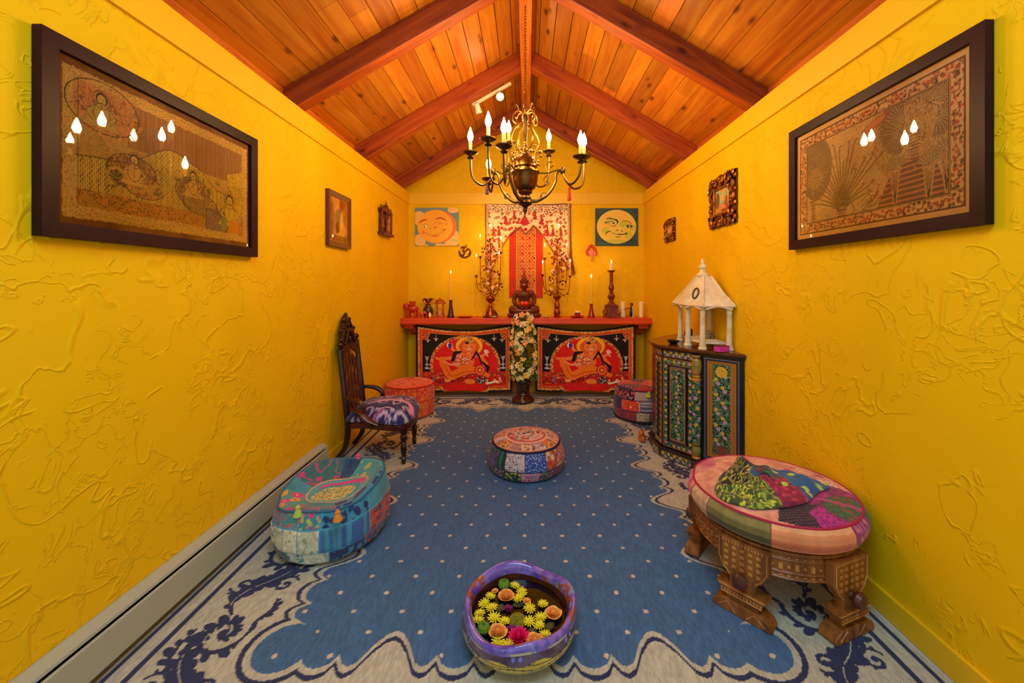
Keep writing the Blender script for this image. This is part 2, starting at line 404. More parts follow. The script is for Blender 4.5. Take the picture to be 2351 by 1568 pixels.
for y0 in (1.33, 2.556, 3.615, 4.70):
    for sgn in (-1,1):
        xe = (1.444); b = MB()
        pl = [(RX+sgn*.046, zb(RX+.046)),(RX+sgn*xe, zb(RX+xe)),(RX+sgn*1.62, ZE+.004),(RX+sgn*1.62, zb(RX+1.62)+TH-.001),(RX+sgn*.046, zb(RX+.046)+TH-.001)]
        b.prism(pl, y0, y0+.095, 'Y'); b.build('rafter', BEAMS_[sgn], ceil, smooth=False, bevel=.004)
MB().bx(RX-.046,RX+.046,YF,YB,3.245,3.41).build('ridge_beam', RIDG, ceil, smooth=False, bevel=.004)
ys = [YF,1.33,2.556,3.615,4.70,YB]
for i in range(5):
    ya = ys[i]+(.095 if i else 0)
    for sgn in (-1,1):
        xo = RX+sgn*1.53
        MB().bx(xo,xo+sgn*.03,ya,ys[i+1],ZE+.002,zb(xo)+TH-.004).build('blocking_board', RIDG, ceil, smooth=False)
        x1 = RX+sgn*.05
        MB().bx(x1,x1+sgn*.02,ya,ys[i+1],zb(x1)+TH-.055,zb(x1+sgn*.02)+TH-.004).build('ridge_moulding', BEAM, ceil, smooth=False)
# ================================================================ RUG
def rug():
    xa, xb = -1.425, 1.39; cx = (xa+xb)/2
    xs = np.linspace(xa,xb,640); ys = np.concatenate([np.arange(.25,1.2,.012), np.arange(1.2,2.5,.0042), np.arange(2.5,4.74,.008), [4.74]])
    X, Y = np.meshgrid(xs, ys)
    TAN = (194,194,174); BL = (62,108,158); NV = (30,44,92)
    cv = Cv(X, Y, TAN)
    s_tab = [0,.02,.05,.0665,.083,.113,.133, .158,.178,.205,.245,.28,.3065,.333,.368,.408,.435,.455,.48]
    f_tab = [0,.035,.05,.052,.05,.035,0, .036,.045,.03,-.045,-.088,-.10,-.088,-.045,.03,.045,.036,0]
    fo = lambda s: np.interp(np.mod(s,.48), s_tab, f_tab)
    SX = lambda d: (np.abs(X-cx) < .865+fo(Y-2.93+.3065)+d)
    yn, yf = 1.432, 4.27
    SY = lambda d: (Y > yn-fo(X+.316)-d) & (Y < yf+fo(X+.316)+d)
    # soft corners: lobes
    def field(d):
        k = SX(d) & SY(d)
        for sx in (-1,1):
            for yy in (yn+.03, yf-.03):
                k |= np.hypot(X-(cx+sx*.86), Y-yy) < .10+d
        return k
    # scroll border, drawn on the tan ground
    def lobes(pts, side, sz, n, lean=.5):       # acanthus lobes along a curve
        for i in range(n):
            t = (i+.5)/n; k = int(t*(len(pts)-2)); (x0,y0),(x1,y1) = pts[k],pts[k+1]; a = math.atan2(y1-y0,x1-x0); r = sz*(.45+.55*math.sin(pi*t))*(1 if i%2 else .8)
            b_ = a+side*(pi/2-lean); cv.ell(x0+math.cos(b_)*r*.7, y0+math.sin(b_)*r*.7, r, r*.58, NV, rot=b_)
    def sp(x,y,R,turn,a0,fl,w0,w1,ns=48):
        pts = [(x+R*(.10+.90*i/ns)*math.cos(a0+fl*turn*2*pi*i/ns), y+R*(.10+.90*i/ns)*math.sin(a0+fl*turn*2*pi*i/ns)) for i in range(ns+1)]
        cv.line(pts, list(np.linspace(w0,w1,ns+1)), NV); cv.ell(x,y,R*.15,R*.15,NV); return pts
    def curve(ps, w): pts = [tuple(p)[:2] for p in cr([(a,b,0) for a,b in ps],8)]; cv.line(pts, w, NV); return pts
    def motif(x,y,k,flip):      # one running scroll, along the edge whose direction is k (0: along y, 1: along x)
        T = lambda u,v: (x+v*flip, y+u) if k == 0 else (x+u, y+v*flip)
        hand = (-1 if k == 0 else 1)*flip
        A_ = lambda a: (pi/2-a if flip > 0 else pi/2+a) if k == 0 else a*flip
        cx0,cy0 = T(0,0); p = sp(cx0,cy0,.100,1.45,A_(2.4),hand,.016,.020); lobes(p[14:], -hand, .036, 12); lobes(p[20:40], hand, .020, 6); lobes(p[4:20], -hand, .020, 5)
        q_ = [(cx0+(px_-cx0)*.80,cy0+(py_-cy0)*.80) for px_,py_ in p[30:]]; cv.line(q_, .0035, TAN)
        p = sp(cx0,cy0,.125,.50,A_(-.6),hand,.006,.006)
        p = curve([T(.085,.03),T(.15,.075),T(.22,.05),T(.28,-.02),T(.35,-.07),T(.43,-.075)],[.010,.026,.034,.026,.012]); lobes(p[4:36],hand,.044,8,.8); lobes(p[6:38],-hand,.042,7,.8)
        cv.line([(a+.000,b) for a,b in p[6:34]], .0035, TAN)
        a_,b_ = T(.245,.095); p = sp(a_,b_,.048,1.25,A_(3.6),-hand,.018,.010); lobes(p[24:],hand,.018,4)
        a_,b_ = T(.25,-.085); p = sp(a_,b_,.050,1.25,A_(.5),-hand,.018,.010); lobes(p[24:],hand,.018,4)
        p = curve([T(-.09,.05),T(-.12,.10),T(-.06,.12),T(.02,.115)],[.006,.016,.006]); lobes(p,hand,.030,6,.7)
        p = curve([T(.06,-.085),T(.11,-.11),T(.17,-.10)],[.006,.014,.006]); lobes(p,-hand,.024,5,.7)
    for i, y in enumerate(np.arange(.62,4.7,.45)):
        motif(xa+.285, y, 0, 1 if i%2 else -1); motif(xb-.262, y+.09, 0, -1 if i%2 else 1)
    for i, x in enumerate(np.arange(-.95,1.0,.45)):
        motif(x, 1.09, 1, 1 if i%2 else -1); motif(x+.02, 4.53, 1, 1 if i%2 else -1)
    # plain ground round the field, outlines, field and dots
    cv.m(field(.075), TAN); cv.m(field(.043), NV); cv.m(field(.024), TAN)
    fk = field(0); cv.m(fk, BL)
    cv.C[fk] *= (0.93+.14*vn(X[fk]*6,Y[fk],.03,4))[:,None]
    px = .195; rx = -.792; r0 = 1.525
    j = np.round((Y-r0)/.0976); xo = rx+(np.mod(j,2))*px/2; i = np.round((X-xo)/px)
    dd = np.hypot(X-xo-i*px, Y-r0-j*.0976)
    cv.m((dd < .0098)&field(-.012), (216,200,178))
    # straight lines round the edge
    for (o0,o1) in ((.014,.034),(.085,.110)):
        e = np.minimum(np.minimum(X-xa, xb-X), np.minimum(Y-.25, 4.74-Y)); cv.m((e > o0)&(e < o1), NV)
    cv.C *= (0.9+.2*vn(X*3,Y,.02,8)*vn(X,Y,.5,3)**.3)[...,None]
    m = mat('rug_weave', attr=True, rough=0.92, bump=0.35, bscale=330, var=0.14, vscale=140, stretch=(1,.35,1), sheen=.15)
    o = grid('rug', st3(X,Y,np.full(X.shape,.011)), np.clip(cv.C,0,1), m, None, back=(0,0,-.0105), smooth=False)
    tag(o, 'large blue dotted rug with scalloped field and beige scroll border covering the floor', 'rug')
rug()
# ================================================================ BASEBOARD HEATER
h = thing('baseboard_heater', (XL+.04,1.1,0.011), 'long beige metal baseboard heater along the foot of the left wall', 'heater')
HM = mat('heater_enamel', (172,178,158), rough=0.4); HD = mat('heater_dark', (38,48,46), rough=0.5, metal=.5)
y0, y1 = YF+.05, 2.84
MB().prism([(XL+.001,.205),(XL+.012,.208),(XL+.054,.196),(XL+.056,.186),(XL+.050,.186),(XL+.050,.191),(XL+.012,.202),(XL+.006,.20),(XL+.006,.02),(XL+.001,.02)], y0, y1, 'Y').build('back_plate', HM, h, smooth=False)
MB().prism([(XL+.046,.168),(XL+.052,.172),(XL+.057,.166),(XL+.057,.050),(XL+.052,.044),(XL+.046,.046)], y0, y1-.03, 'Y').build('front_panel', HM, h, smooth=False)
b = MB(); b.tube([(XL+.026,y0+.05,.12),(XL+.026,y1-.06,.12)], .010, 10)
for i in range(180):
    yy = y0+.06+i*.0188
    if yy < y1-.06: b.box((XL+.026,yy,.12),(.034,.0012,.09))
b.build('heating_fins', HD, h, smooth=False)
b = MB()
for yy in np.arange(y0+.3, y1-.1, .55): MB().box((XL+.035,yy,.180),(.026,.012,.016)).build('damper_bracket', HD, h, smooth=False)

MB().prism([(XL+.001,.012),(XL+.060,.012),(XL+.060,.17),(XL+.056,.195),(XL+.012,.209),(XL+.001,.207)], y1-.028, y1, 'Y').build('end_cap', HM, h, smooth=False, bevel=.002)
# ================================================================ CHANDELIER
BR = mat('aged_brass', (122,100,62), rough=0.38, metal=1.0, c2=(76,60,38), vscale=14); BRL = mat('bright_brass', (176,138,70), rough=0.34, metal=1.0)
BULBM = mat('bulb_glow', (255,200,122), emit=BULB); SLEEVE = mat('candle_sleeve', (235,190,110), rough=.5)
c0 = Vector((-.012, 2.8, 0))
zc = lambda py: CH+(653-py)*2.8/F
ch = thing('chandelier', (c0.x,c0.y,1.80), 'antique brass candle-bulb chandelier hanging from the ridge beam', 'chandelier')
def chain(pts_a, pts_b, m, parent, n=None):
    a = Vector(pts_a); bb = Vector(pts_b); L = (a-bb).length; n = int(L/.021); mb = MB()
    for i in range(n):
        c = bb.lerp(a, (i+.5)/n); v = [c+Vector(((.007*math.cos(t) if i%2 else 0),(0 if i%2 else .007*math.cos(t)), .0145*math.sin(t))) for t in np.linspace(0,2*pi,10,endpoint=False)]
        mb.tube(v, .0019, 5, closed=True)
    mb.build('chain', m, parent)
chain((c0.x,c0.y,3.235),(c0.x,c0.y,zc(248)),BR,ch)
MB().tube([(c0.x,c0.y,3.225),(c0.x,c0.y,3.2445)],.004,6).build('hook', BR, ch)
b = MB(); v = [c0+Vector((.022*math.cos(t),0,zc(256)+.022*math.sin(t))) for t in np.linspace(0,2*pi,16,endpoint=False)]; b.tube(v,.004,6,closed=True)
b.lathe([(.0,zc(262)),(.014,zc(264)),(.019,zc(272)),(.012,zc(282)),(.013,zc(300)),(.011,zc(330)),(.016,zc(338)),(.012,zc(345)),(0,zc(350))][::-1], c0, 16)
b.build('stem', BR, ch)
for k in range(6):      # crown of scrolls
    a = k*pi/3+.3; d = Vector((math.cos(a),math.sin(a),0)); b = MB()
    pt = lambda r,py: c0+d*r+Vector((0,0,zc(py)))
    b.tube(cr([pt(.012,262),pt(.05,256),pt(.085,266),pt(.088,280),pt(.07,284),pt(.064,276),pt(.072,272)],6),[.006,.005,.004,.004],6)
    b.tube(cr([pt(.05,257),pt(.055,246),pt(.068,243),pt(.07,250)],6),.004,6)
    b.ell(pt(.072,284),(.008,.008,.012),8); b.build('crown_scroll', BRL, ch)
for k in range(4):      # tall lyre straps
    a = k*pi/2+.5; d = Vector((math.cos(a),math.sin(a),0)); pt = lambda r,py: c0+d*r+Vector((0,0,zc(py)))
    MB().tube(cr([pt(.02,282),pt(.06,292),pt(.10,312),pt(.105,330),pt(.07,345),pt(.03,350)],7),[.005,.007,.006,.004],6,flat=.5).build('lyre_strap', BRL, ch)
body = [(0,352),(.028,351),(.03,356),(.055,362),(.078,374),(.083,384),(.07,388),(.072,392),(.098,394),(.1,397),(.088,402),(.086,412),(.08,424),(.066,434),(.046,438),(.05,441),(.046,444),(.032,447),(.026,450)]
MB().lathe([(r,zc(p)) for r,p in body][::-1], c0, 32).build('body', mat('copper_brown', (112,78,36), rough=.3, metal=1.0), ch)
hub = [(0,450),(.036,451),(.04,455),(.034,458),(.046,462),(.05,466),(.04,471),(.018,475),(.012,478),(.017,482),(.01,487),(.004,492),(0,494)]
MB().lathe([(r,zc(p)) for r,p in hub][::-1], c0, 24, ).build('finial', BR, ch)
rg = random.Random(5); b = MB()
for i in range(70):     # gilt leaves and berries round the shoulder
    a = rg.uniform(0,2*pi); r = rg.uniform(.04,.115); z = zc(rg.uniform(338,378)); p = c0+Vector((r*math.cos(a),r*math.sin(a),z))
    b.ell(p,(rg.uniform(.006,.014),rg.uniform(.006,.012),rg.uniform(.006,.013)),8)
o = b.build('gilt_leaf_cluster', BRL, ch); o['kind'] = 'stuff'
nodes = [(-.235,2.86,394,[0,1]),(-.135,2.60,388,[2,3]),(.245,2.79,392,[4,5]),(.012,3.04,392,[6,7])]
fl = [(1080,2.75,310),(1122,3.05,375),(1121,2.5,275),(1157,2.45,290),(1333,2.65,318),(1341,2.9,322),(1168,3.1,292),(1260,3.12,312)]
for (nx,ny,npy,ids) in nodes:
    nz = CH+(653-npy)*ny/F; N = Vector((nx,ny,nz)); d = (N-c0); d.z = 0; R = d.length; d.normalize()
    pt = lambda r,z: c0+d*r+Vector((0,0,z))
    b = MB(); z0 = zc(460)
    b.tube(cr([pt(.03,z0),pt(.08,z0-.005),pt(R*.62,z0+.045),pt(R*.80,z0+.12),pt(R*.82,z0+.17),pt(R*.9,z0+.2),pt(R,nz)],7),[.014,.012,.010,.009,.009,.012],8)
    b.tube(cr([pt(.1,z0+.01),pt(.12,z0+.05),pt(.15,z0+.045),pt(.145,z0+.02),pt(.125,z0+.028)],6),.0035,6)
    b.tube(cr([pt(.07,zc(398)),pt(R*.6,zc(398)),pt(R*.75,zc(394)),pt(R*.97,nz+.01)],6),.0045,6)
    b.tube(cr([pt(R*.62,zc(398)),pt(R*.55,zc(385)),pt(R*.65,zc(372)),pt(R*.75,zc(378)),pt(R*.68,zc(386))],6),.0035,6)
    b.tube(cr([pt(R*.6,zc(402)),pt(R*.5,zc(412)),pt(R*.58,zc(425)),pt(R*.66,zc(418))],6),.0035,6)
    b.lathe([(0,-.03),(.014,-.02),(.02,0),(.014,.02),(0,.03)], N, 12)
    b.build('arm', BR, ch)
    for i in ids:
        px,dd,py = fl[i]; f = P(px,py,dd); cup = f-Vector((0,0,.125)); e = Vector((cup.x-nx,cup.y-ny,0)); br = MB(); dz = cup.z-nz
        lo = min(nz,cup.z)-.11
        br.tube(cr([N,Vector((nx,ny,0))+e*.12+Vector((0,0,(nz+lo)/2)),Vector((nx,ny,0))+e*.5+Vector((0,0,lo)),Vector((nx,ny,0))+e*.92+Vector((0,0,lo+.045)),cup-Vector((0,0,.03))],7),[.008,.007,.007,.008],8)
        bo = br.build('branch', BR, ch)
        cb = MB().lathe([(.0,-.04),(.016,-.038),(.024,-.03),(.014,-.022),(.012,-.014),(.03,-.008),(.05,.004),(.052,.010),(.044,.006),(.02,-.001),(.016,.006),(.018,.016),(.014,.02),(0,.02)], cup, 24).build('drip_cup', BR, ch)
        MB().lathe([(.0115,.012),(.0115,.08),(.008,.085),(0,.085)], cup, 16).build('candle_sleeve', SLEEVE, ch)
        MB().lathe([(0,.083),(.010,.085),(.0175,.100),(.020,.116),(.016,.136),(.008,.158),(.003,.176),(0,.18)], cup, 14).build('bulb', BULBM, ch)
for nm,px,py,d,c,lab in (('tassel',1118,420,3.02,(92,62,120),'purple tassel hanging under the left of the chandelier'),('tassel',1307,432,2.82,(200,60,40),'red tassel hanging under the right of the chandelier')):
    t = P(px,py,d); b = MB(); b.tube([t+Vector((0,0,.05)),t],.0015,6); b.ell(t,(.009,.009,.009),10)
    b.lathe([(.006,0),(.009,-.012),(.007,-.02),(.011,-.05),(.013,-.085),(0,-.085)],t,14)
    tag(b.build(nm,mat('tassel_%d'%c[0],c,rough=.9,bump=.5,bscale=300),None),lab,'tassel',None)
# ================================================================ TRACK LIGHT
WHM = mat('white_enamel', (235,230,215), rough=.4); LENS = mat('spot_lens_glow', (255,224,170), emit=110)
ta = Vector((-.50,3.74,2.975)); tb = Vector((-.15,3.74,3.176)); tl = thing('track_light', tuple(ta), 'white two-head spot track fixed along the left side of a roof rafter', 'track light')
dr = (tb-ta).normalized(); R = Matrix.Rotation(-math.atan2(dr.z,dr.x),3,'Y')
MB().box((ta+tb)/2,((tb-ta).length,.03,.018),R).build('track', WHM, tl, smooth=False)
for t in (.13,.70):
    p = ta+(tb-ta)*t; q = p-Vector((0,0,.035)); aim = ((Vector((0,4.9,1.15))-q) if t < .5 else Vector((.2,-.75,-.55))).normalized()
    hd = MB(); hd.tube([p,q],.006,8); hd.lathe([(0,-.05),(.022,-.045),(.024,-.02),(.03,.03),(.036,.04),(.034,.04),(.028,.03),(0,.025)],q-Vector((0,0,.02)),18,axis=aim)
    ho = hd.build('spot_head', WHM, tl)
    MB().lathe([(0,.034),(.019,.034),(.021,.028),(0,.028)][::-1],q-Vector((0,0,.02)),16,axis=aim).build('lens', LENS, ho)
    ld = bpy.data.lights.new('spot_lamp','SPOT'); ld.energy = 30 if t < .5 else 14; ld.color = (1,.66,.34); ld.spot_size = 1.5; ld.spot_blend = .7; ld.shadow_soft_size = .03
    lo = bpy.data.objects.new('spot_lamp',ld); COL.objects.link(lo); lo.parent = ho; lo.location = (q-Vector((0,0,.02))+aim*.06)-root_loc(ho)
    lo.rotation_euler = aim.to_track_quat('-Z','Y').to_euler()
# ================================================================ PICTURES
def frame_wall(side, y0, y1, z0, z1, wd, dp, fm, label, cat, name, cvf, W, Hh, res, glass=True, inner=None, rough=None, profile='flat'):
    """side -1: left wall, +1: right wall. The canvas runs left to right as one looks at the picture."""
    xw = XL if side < 0 else XR; sx = 1 if side < 0 else -1; g = .004
    t = thing(name, (xw+sx*.01,(y0+y1)/2,z0), label, cat)
    X = lambda d: xw+sx*(g+d)
    b = MB()
    for (a0,a1,c0_,c1_) in ((y0,y1,z0,z0+wd),(y0,y1,z1-wd,z1),(y0,y0+wd,z0+wd,z1-wd),(y1-wd,y1,z0+wd,z1-wd)): b.bx(X(0),X(dp),a0,a1,c0_,c1_)
    # mitred: build as ring instead
    b = MB(); o4 = [(y0,z0),(y1,z0),(y1,z1),(y0,z1)]; i4 = [(y0+wd,z0+wd),(y1-wd,z0+wd),(y1-wd,z1-wd),(y0+wd,z1-wd)]
    rings = [(X(0),o4),(X(dp),o4),(X(dp*.92),[(a*.8+c*.2,e*.8+f*.2) for (a,e),(c,f) in zip(o4,i4)]) if profile=='bev' else (X(dp),[(a*.98+c*.02,e*.98+f*.02) for (a,e),(c,f) in zip(o4,i4)]),(X(dp*(.7 if profile=='bev' else .97)),i4),(X(0),i4)]
    vs = [(x,p[0],p[1]) for x,r in rings for p in r]; fs = [(k*4+i,k*4+(i+1)%4,((k+1)%5)*4+(i+1)%4,((k+1)%5)*4+i) for k in range(5) for i in range(4)]
    b.add(vs,fs); b.build('frame', fm, t, smooth=False, bevel=.0015)
    nu = int((y1-y0-2*wd)/res); nv = int((z1-z0-2*wd)/res)
    U, V = mg(0,W,nu,0,Hh,nv); cv = Cv(U,V,(200,180,140)); cvf(cv)
    yy = y0+wd-.002+(U/W)*(y1-y0-2*wd+.004); 
    if side > 0: yy = y1-wd+.002-(U/W)*(y1-y0-2*wd+.004)
    zz = z0+wd-.002+(V/Hh)*(z1-z0-2*wd+.004)
    grid('artwork', st3(np.full(U.shape,X(dp*.45)),yy,zz), np.clip(cv.C,0,1), PNT, t, back=(-sx*.006,0,0))
    if glass:
        xg = X(dp*.62); vs = [(xg,a,e) for a,e in i4]; vs = vs if side < 0 else vs[::-1]
        me = bpy.data.meshes.new('glass'); me.from_pydata(vs,[],[(0,1,2,3)]); me.update(); place('glass', me, t, pane_mat())
    return t
PUR = mat('dark_plum_frame', (44,12,24), rough=.4, c2=(32,8,18), vscale=3, spec=.16)
def art_left(c):       # canvas in millimetres 874 x 519
    X, Y = c.X, c.Y
    c.m(np.ones(X.shape,bool), (120,66,34)); c.tex(None,'noise',[(96,50,26),(132,76,40)],60,3)
    e = np.minimum(np.minimum(X-22,858-X), np.minimum(Y-24,492-Y))+6*vn(X,Y,9,1)-3; pap = e > 0
    c.m(pap,(190,140,88)); c.tex(e>4,'scroll',[(190,140,86),(140,98,60),(196,120,76)],6,2); c.tex((e>4)&(e<40),'floral',[(206,158,100),(150,100,64),(206,128,72),(150,120,60),(190,140,86)],8,4)
    ink = (66,46,34)
    k = (e>40)&(Y<150+18*np.sin(X/70)); c.tex(k,'speck',[(176,112,48),(70,44,40),(212,110,50),(150,104,44)],8.5,5)
    k = (e>38)&(Y>300); c.tex(k&(X>230),'sx',[(126,78,62),(168,108,72),(152,92,74)],7,6)
    hill = (e>38)&(Y>120)&(Y < 250+95*np.exp(-((X-420)/130)**2)+30*np.exp(-((X-560)/60)**2)-20*((X-420)/300)**2); c.tex(hill,'dash',[(206,164,78),(96,62,42),(150,100,50)],7,7)
    b0 = np.abs(Y-(250+95*np.exp(-((X-420)/130)**2)+30*np.exp(-((X-560)/60)**2)-20*((X-420)/300)**2))
    c.m((b0<1.6)&(e>38),ink)
    # cloud with a figure, upper left
    cl = c.E(150,400,125,85)+.25*np.sin(np.arctan2(Y-400,X-150)*9) < 1; c.tex(cl&(e>30),'scroll',[(204,124,86),(130,80,62),(166,122,90)],13,8)
    c.ring(150,400,122,84,3,ink)
    def fig(x,y,s,body,hair=(50,34,30)):
        c.ell(x,y-30*s,26*s,34*s,body); c.poly([(x-60*s,y-78*s),(x+62*s,y-78*s),(x+30*s,y-45*s),(x-30*s,y-45*s)],body)
        for a in (-1,1): c.line([(x+a*20*s,y-12*s),(x+a*46*s,y-34*s),(x+a*24*s,y-54*s)],9*s,body); c.line([(x+a*24*s,y-10*s),(x+a*52*s,y-34*s),(x+a*28*s,y-60*s)],2*s,ink)
        c.ell(x,y+18*s,19*s,22*s,hair); c.ell(x,y+14*s,14*s,17*s,(200,160,96)); c.ell(x-5*s,y+16*s,2.4*s,1.6*s,ink); c.ell(x+5*s,y+16*s,2.4*s,1.6*s,ink); c.line([(x-4*s,y+6*s),(x+4*s,y+6*s)],1.4*s,(150,60,40)); c.line([(x,y+14*s),(x,y+9*s)],1.2*s,ink)
        c.ring(x,y+15*s,28*s,30*s,2*s,ink); c.line([(x,y),(x,y-50*s)],1.6*s,(150,60,40)); c.ring(x,y-30*s,26*s,34*s,2*s,ink)
    fig(140,410,1.0,(190,150,90))
    for (x,y,rx,ry,col) in ((250,215,95,62,(120,74,56)),(520,205,90,60,(130,78,60)),(300,170,80,40,(176,112,52)),(560,160,95,42,(150,96,62))):
        k = c.E(x,y,rx,ry) < 1; c.tex(k&(e>38),'scroll',[col,(90,60,48),(206,150,80),(150,120,70)],8,int(x)); c.ring(x,y,rx,ry,2.4,ink)
    for (x,y) in ((255,245),(520,256)): fig(x,y,.95,(196,146,86))
    for (x,y,s_) in ((190,180,1),(350,150,1.1),(440,230,.8),(610,215,.8),(660,265,.7)):      # small shrubs and animals
        for q in range(7): a = .4+q*.4; c.line([(x,y),(x+30*s_*math.cos(a),y+34*s_*math.sin(a))],[5*s_,2],ink if q%2 else (120,120,60)); c.ell(x+32*s_*math.cos(a),y+36*s_*math.sin(a),6*s_,9*s_,(176,130,60),rot=a)
    for i in range(26):
        a = i*2.4; x0 = 160+(i*97)%480; y0_ = 150+(i*53)%120; c.line([(x0,y0_),(x0+26*math.cos(a),y0_+26*math.sin(a)),(x0+50*math.cos(a+.4),y0_+44*math.sin(a+.5))],2,ink)
    # pond lower right, hill and kneeling figure
    c.tex((X>590)&(X<740)&(Y>58)&(Y<150),'speck',[(120,84,88),(78,54,66),(156,128,110),(140,96,88)],6,11); c.line([(590,58),(590,150),(740,150)],3,ink)
    k = (X>720)&(Y>150)&(Y<330+.35*(X-720))&(e>30); c.tex(k,'scroll',[(200,156,58),(120,94,48),(206,130,56)],9,13)
    fig(735,190,1.25,(204,160,66)); c.poly([(720,60),(820,60),(800,110),(745,125)],(200,116,50)); c.ell(700,100,22,36,(130,128,84))
    c.tex((X>800)&(e>30)&(Y<150),'speck',[(166,110,90),(96,60,70),(190,150,110)],7,17)
    c.line([(66,60),(66,470)],2,ink); c.shade(.12,160,4)
    c.C = np.clip((c.C*np.array([1.12,1.24,1.0]))**.82,0,1)
def art_right(c):      # 834 x 531 mm
    X, Y = c.X, c.Y; CR = (214,168,122); ink = (74,54,46); red = (184,70,56)
    c.m(np.ones(X.shape,bool), CR)
    e = np.minimum(np.minimum(X-26,808-X), np.minimum(Y-26,505-Y))
    for o in (0,4,46,50): c.m(np.abs(e-o)<1.3, ink)
    k = (e>5)&(e<45); c.tex(k,'floral',[CR,ink,(150,92,70),red],19,3)
    t = (X+Y)/36; c.m((np.abs(e-25-9*np.sin(t*pi))<2)&k, (120,66,54))
    ins = e > 52; c.tex(ins,'scroll',[(208,170,126),(150,120,92),(176,140,106)],6,5)
    rg = random.Random(4)
    def hatch(k,col,col2,s): c.tex(k&ins,'scroll',[col,col2,col2],s,int(s*7))
    hatch(c.E(140,330,100,150)<1,(140,112,84),(90,72,64),6); hatch(c.E(620,330,160,170)<1,(196,152,104),(120,90,64),9)
    # lotus pond of stems left of centre
    for i in range(22):
        a = pi*(.08+.84*i/21); L = 110+120*rg.random(); x1 = 300+L*math.cos(a)*1.1; y1 = 110+L*math.sin(a)*1.35
        pts = [tuple(p)[:2] for p in cr([(300,95,0),(300+L*.4*math.cos(a),110+L*.6*math.sin(a),0),(x1,y1,0),(x1+rg.uniform(-20,20),y1+10,0)],6)]
        c.line(pts,[7,5,3],(150,122,92)); c.line([(p[0]+2,p[1]) for p in pts],1.8,ink); c.line([(p[0]-3,p[1]) for p in pts],1.4,ink)
    def fan(x,y,R,a0,a1,n,col=(92,72,60),w=2.4):
        dx = c.X-x; dy = c.Y-y; aa = np.arctan2(dy,dx); am = (a0+a1)/2; da = np.abs((aa-am+pi)%(2*pi)-pi); rr = np.hypot(dx,dy); ph = (aa*n/(a1-a0))%1
        c.m((da < (a1-a0)/2)&(rr < R*(.80+.18*np.abs(ph-.5)*2)), (128,100,78) if R > 60 else (150,122,84))
        for i in range(n):
            a = a0+(a1-a0)*i/(n-1); r = R*(.86+.14*math.cos(i*2.1)); c.line([(x,y),(x+r*math.cos(a),y+r*math.sin(a))],[w*1.2,w*.8,w*.3],(74,56,46) if i%2 else (214,176,130))
    def trunk(x,y0,y1,w,band=(120,88,70)):
        c.poly([(x-w,y0),(x+w,y0),(x+w*.6,y1),(x-w*.6,y1)],(170,128,92))
        for i in range(int((y1-y0)/12)): c.line([(x-w,y0+i*12),(x+w,y0+i*12)],3.4,ink)
    c.poly([(470,58),(770,58),(700,235),(560,235)],(104,78,70))
    for i in range(9): y = 66+i*20; c.line([(476+i*9,y),(760-i*7,y+4)],7,(198,118,86))
    trunk(640,230,345,15); trunk(120,60,260,14); trunk(300,56,120,26)
    fan(600,375,120,.5*pi,1.35*pi,34); fan(700,400,125,-.1*pi,.75*pi,36); fan(650,430,95,.1*pi,.95*pi,30); fan(720,350,80,-.6*pi,.3*pi,24); fan(590,345,90,.75*pi,1.5*pi,24)
    fan(135,280,80,-.2*pi,1.2*pi,30,(124,104,70)); fan(130,285,55,0,2*pi,26,(160,132,74))
    for x,y in ((560,200),(690,180),(750,210)):
        c.poly([(x-24,y+20),(x+24,y+20),(x+5,y-135),(x-5,y-135)],(196,150,104)); 
        for i in range(6): c.line([(x-18+i*7,y+18),(x,y-125)],1.8,ink)
        fan(x,y+10,52,.1*pi,.9*pi,16,(84,64,54))
    for i in range(14):
        x = 400+rg.random()*120; y = 80+rg.random()*60; c.line([(x,y),(x+30,y+rg.uniform(-15,25)),(x+50,y+30)],2.2,ink); c.ell(x+50,y+30,5,4,red)
    c.line([tuple(p)[:2] for p in cr([(250,120,0),(300,140,0),(350,128,0),(368,90,0),(330,64,0)],8)],5,(120,110,112))
    c.ell(470,420,60,16,(196,120,88),rot=.3); c.ring(470,420,60,16,2.4,(120,52,44),rot=.3); c.ell(520,442,10,8,red)
    ou = e < 52; c.m(ou, CR)
    for o in (0,4,46,50): c.m(np.abs(e-o)<1.3, ink)
    c.tex((e>5)&(e<45),'floral',[CR,ink,(150,92,70),red],17,3); c.m((np.abs(e-25-9*np.sin((X+Y)/36*pi))<2)&(e>5)&(e<45), (120,66,54))
    c.m(np.abs(e-52)<1.5, ink); c.shade(.1,200,7); c.C = np.clip((c.C*np.array([1.1,1.14,1.12]))**.78,0,1)
frame_wall(-1,1.185,2.138,1.463,2.083,.047,.030,PUR,'large plum-framed painting of figures on ragged brown cloth on left wall','painting','framed_painting',art_left,874,519,.0021)
frame_wall(1,1.238,2.168,1.504,2.131,.046,.028,PUR,'large plum-framed drawing of palm trees on cream paper on right wall','drawing','framed_drawing',art_right,834,531,.0021)
def art_small(c):
    c.tex(None,'noise',[(150,84,34),(214,150,60)],90,3); c.poly([(60,380),(170,210),(250,120),(250,20),(40,20),(60,200)],(206,158,84)); c.ell(200,330,60,70,(150,70,30)); c.ell(120,300,34,50,(226,150,60))
    c.ell(130,190,40,60,(140,130,100)); c.ell(120,110,30,44,(90,60,40)); c.ell(190,170,26,70,(232,180,80)); c.tex(c.Y<50,'speck',[(150,90,40),(100,60,30),(200,140,60)],14,2); c.m(np.minimum(np.minimum(c.X,288-c.X),np.minimum(c.Y,330-c.Y))<8,(206,150,80)); c.shade(.15,60,8)
frame_wall(-1,2.916,3.284,1.603,2.013,.04,.026,mat('brown_red_frame',(92,32,20),rough=.28,coat=.3),'small dark-red framed painting on left wall beyond the big one','painting','framed_painting',art_small,288,330,.003,profile='bev')
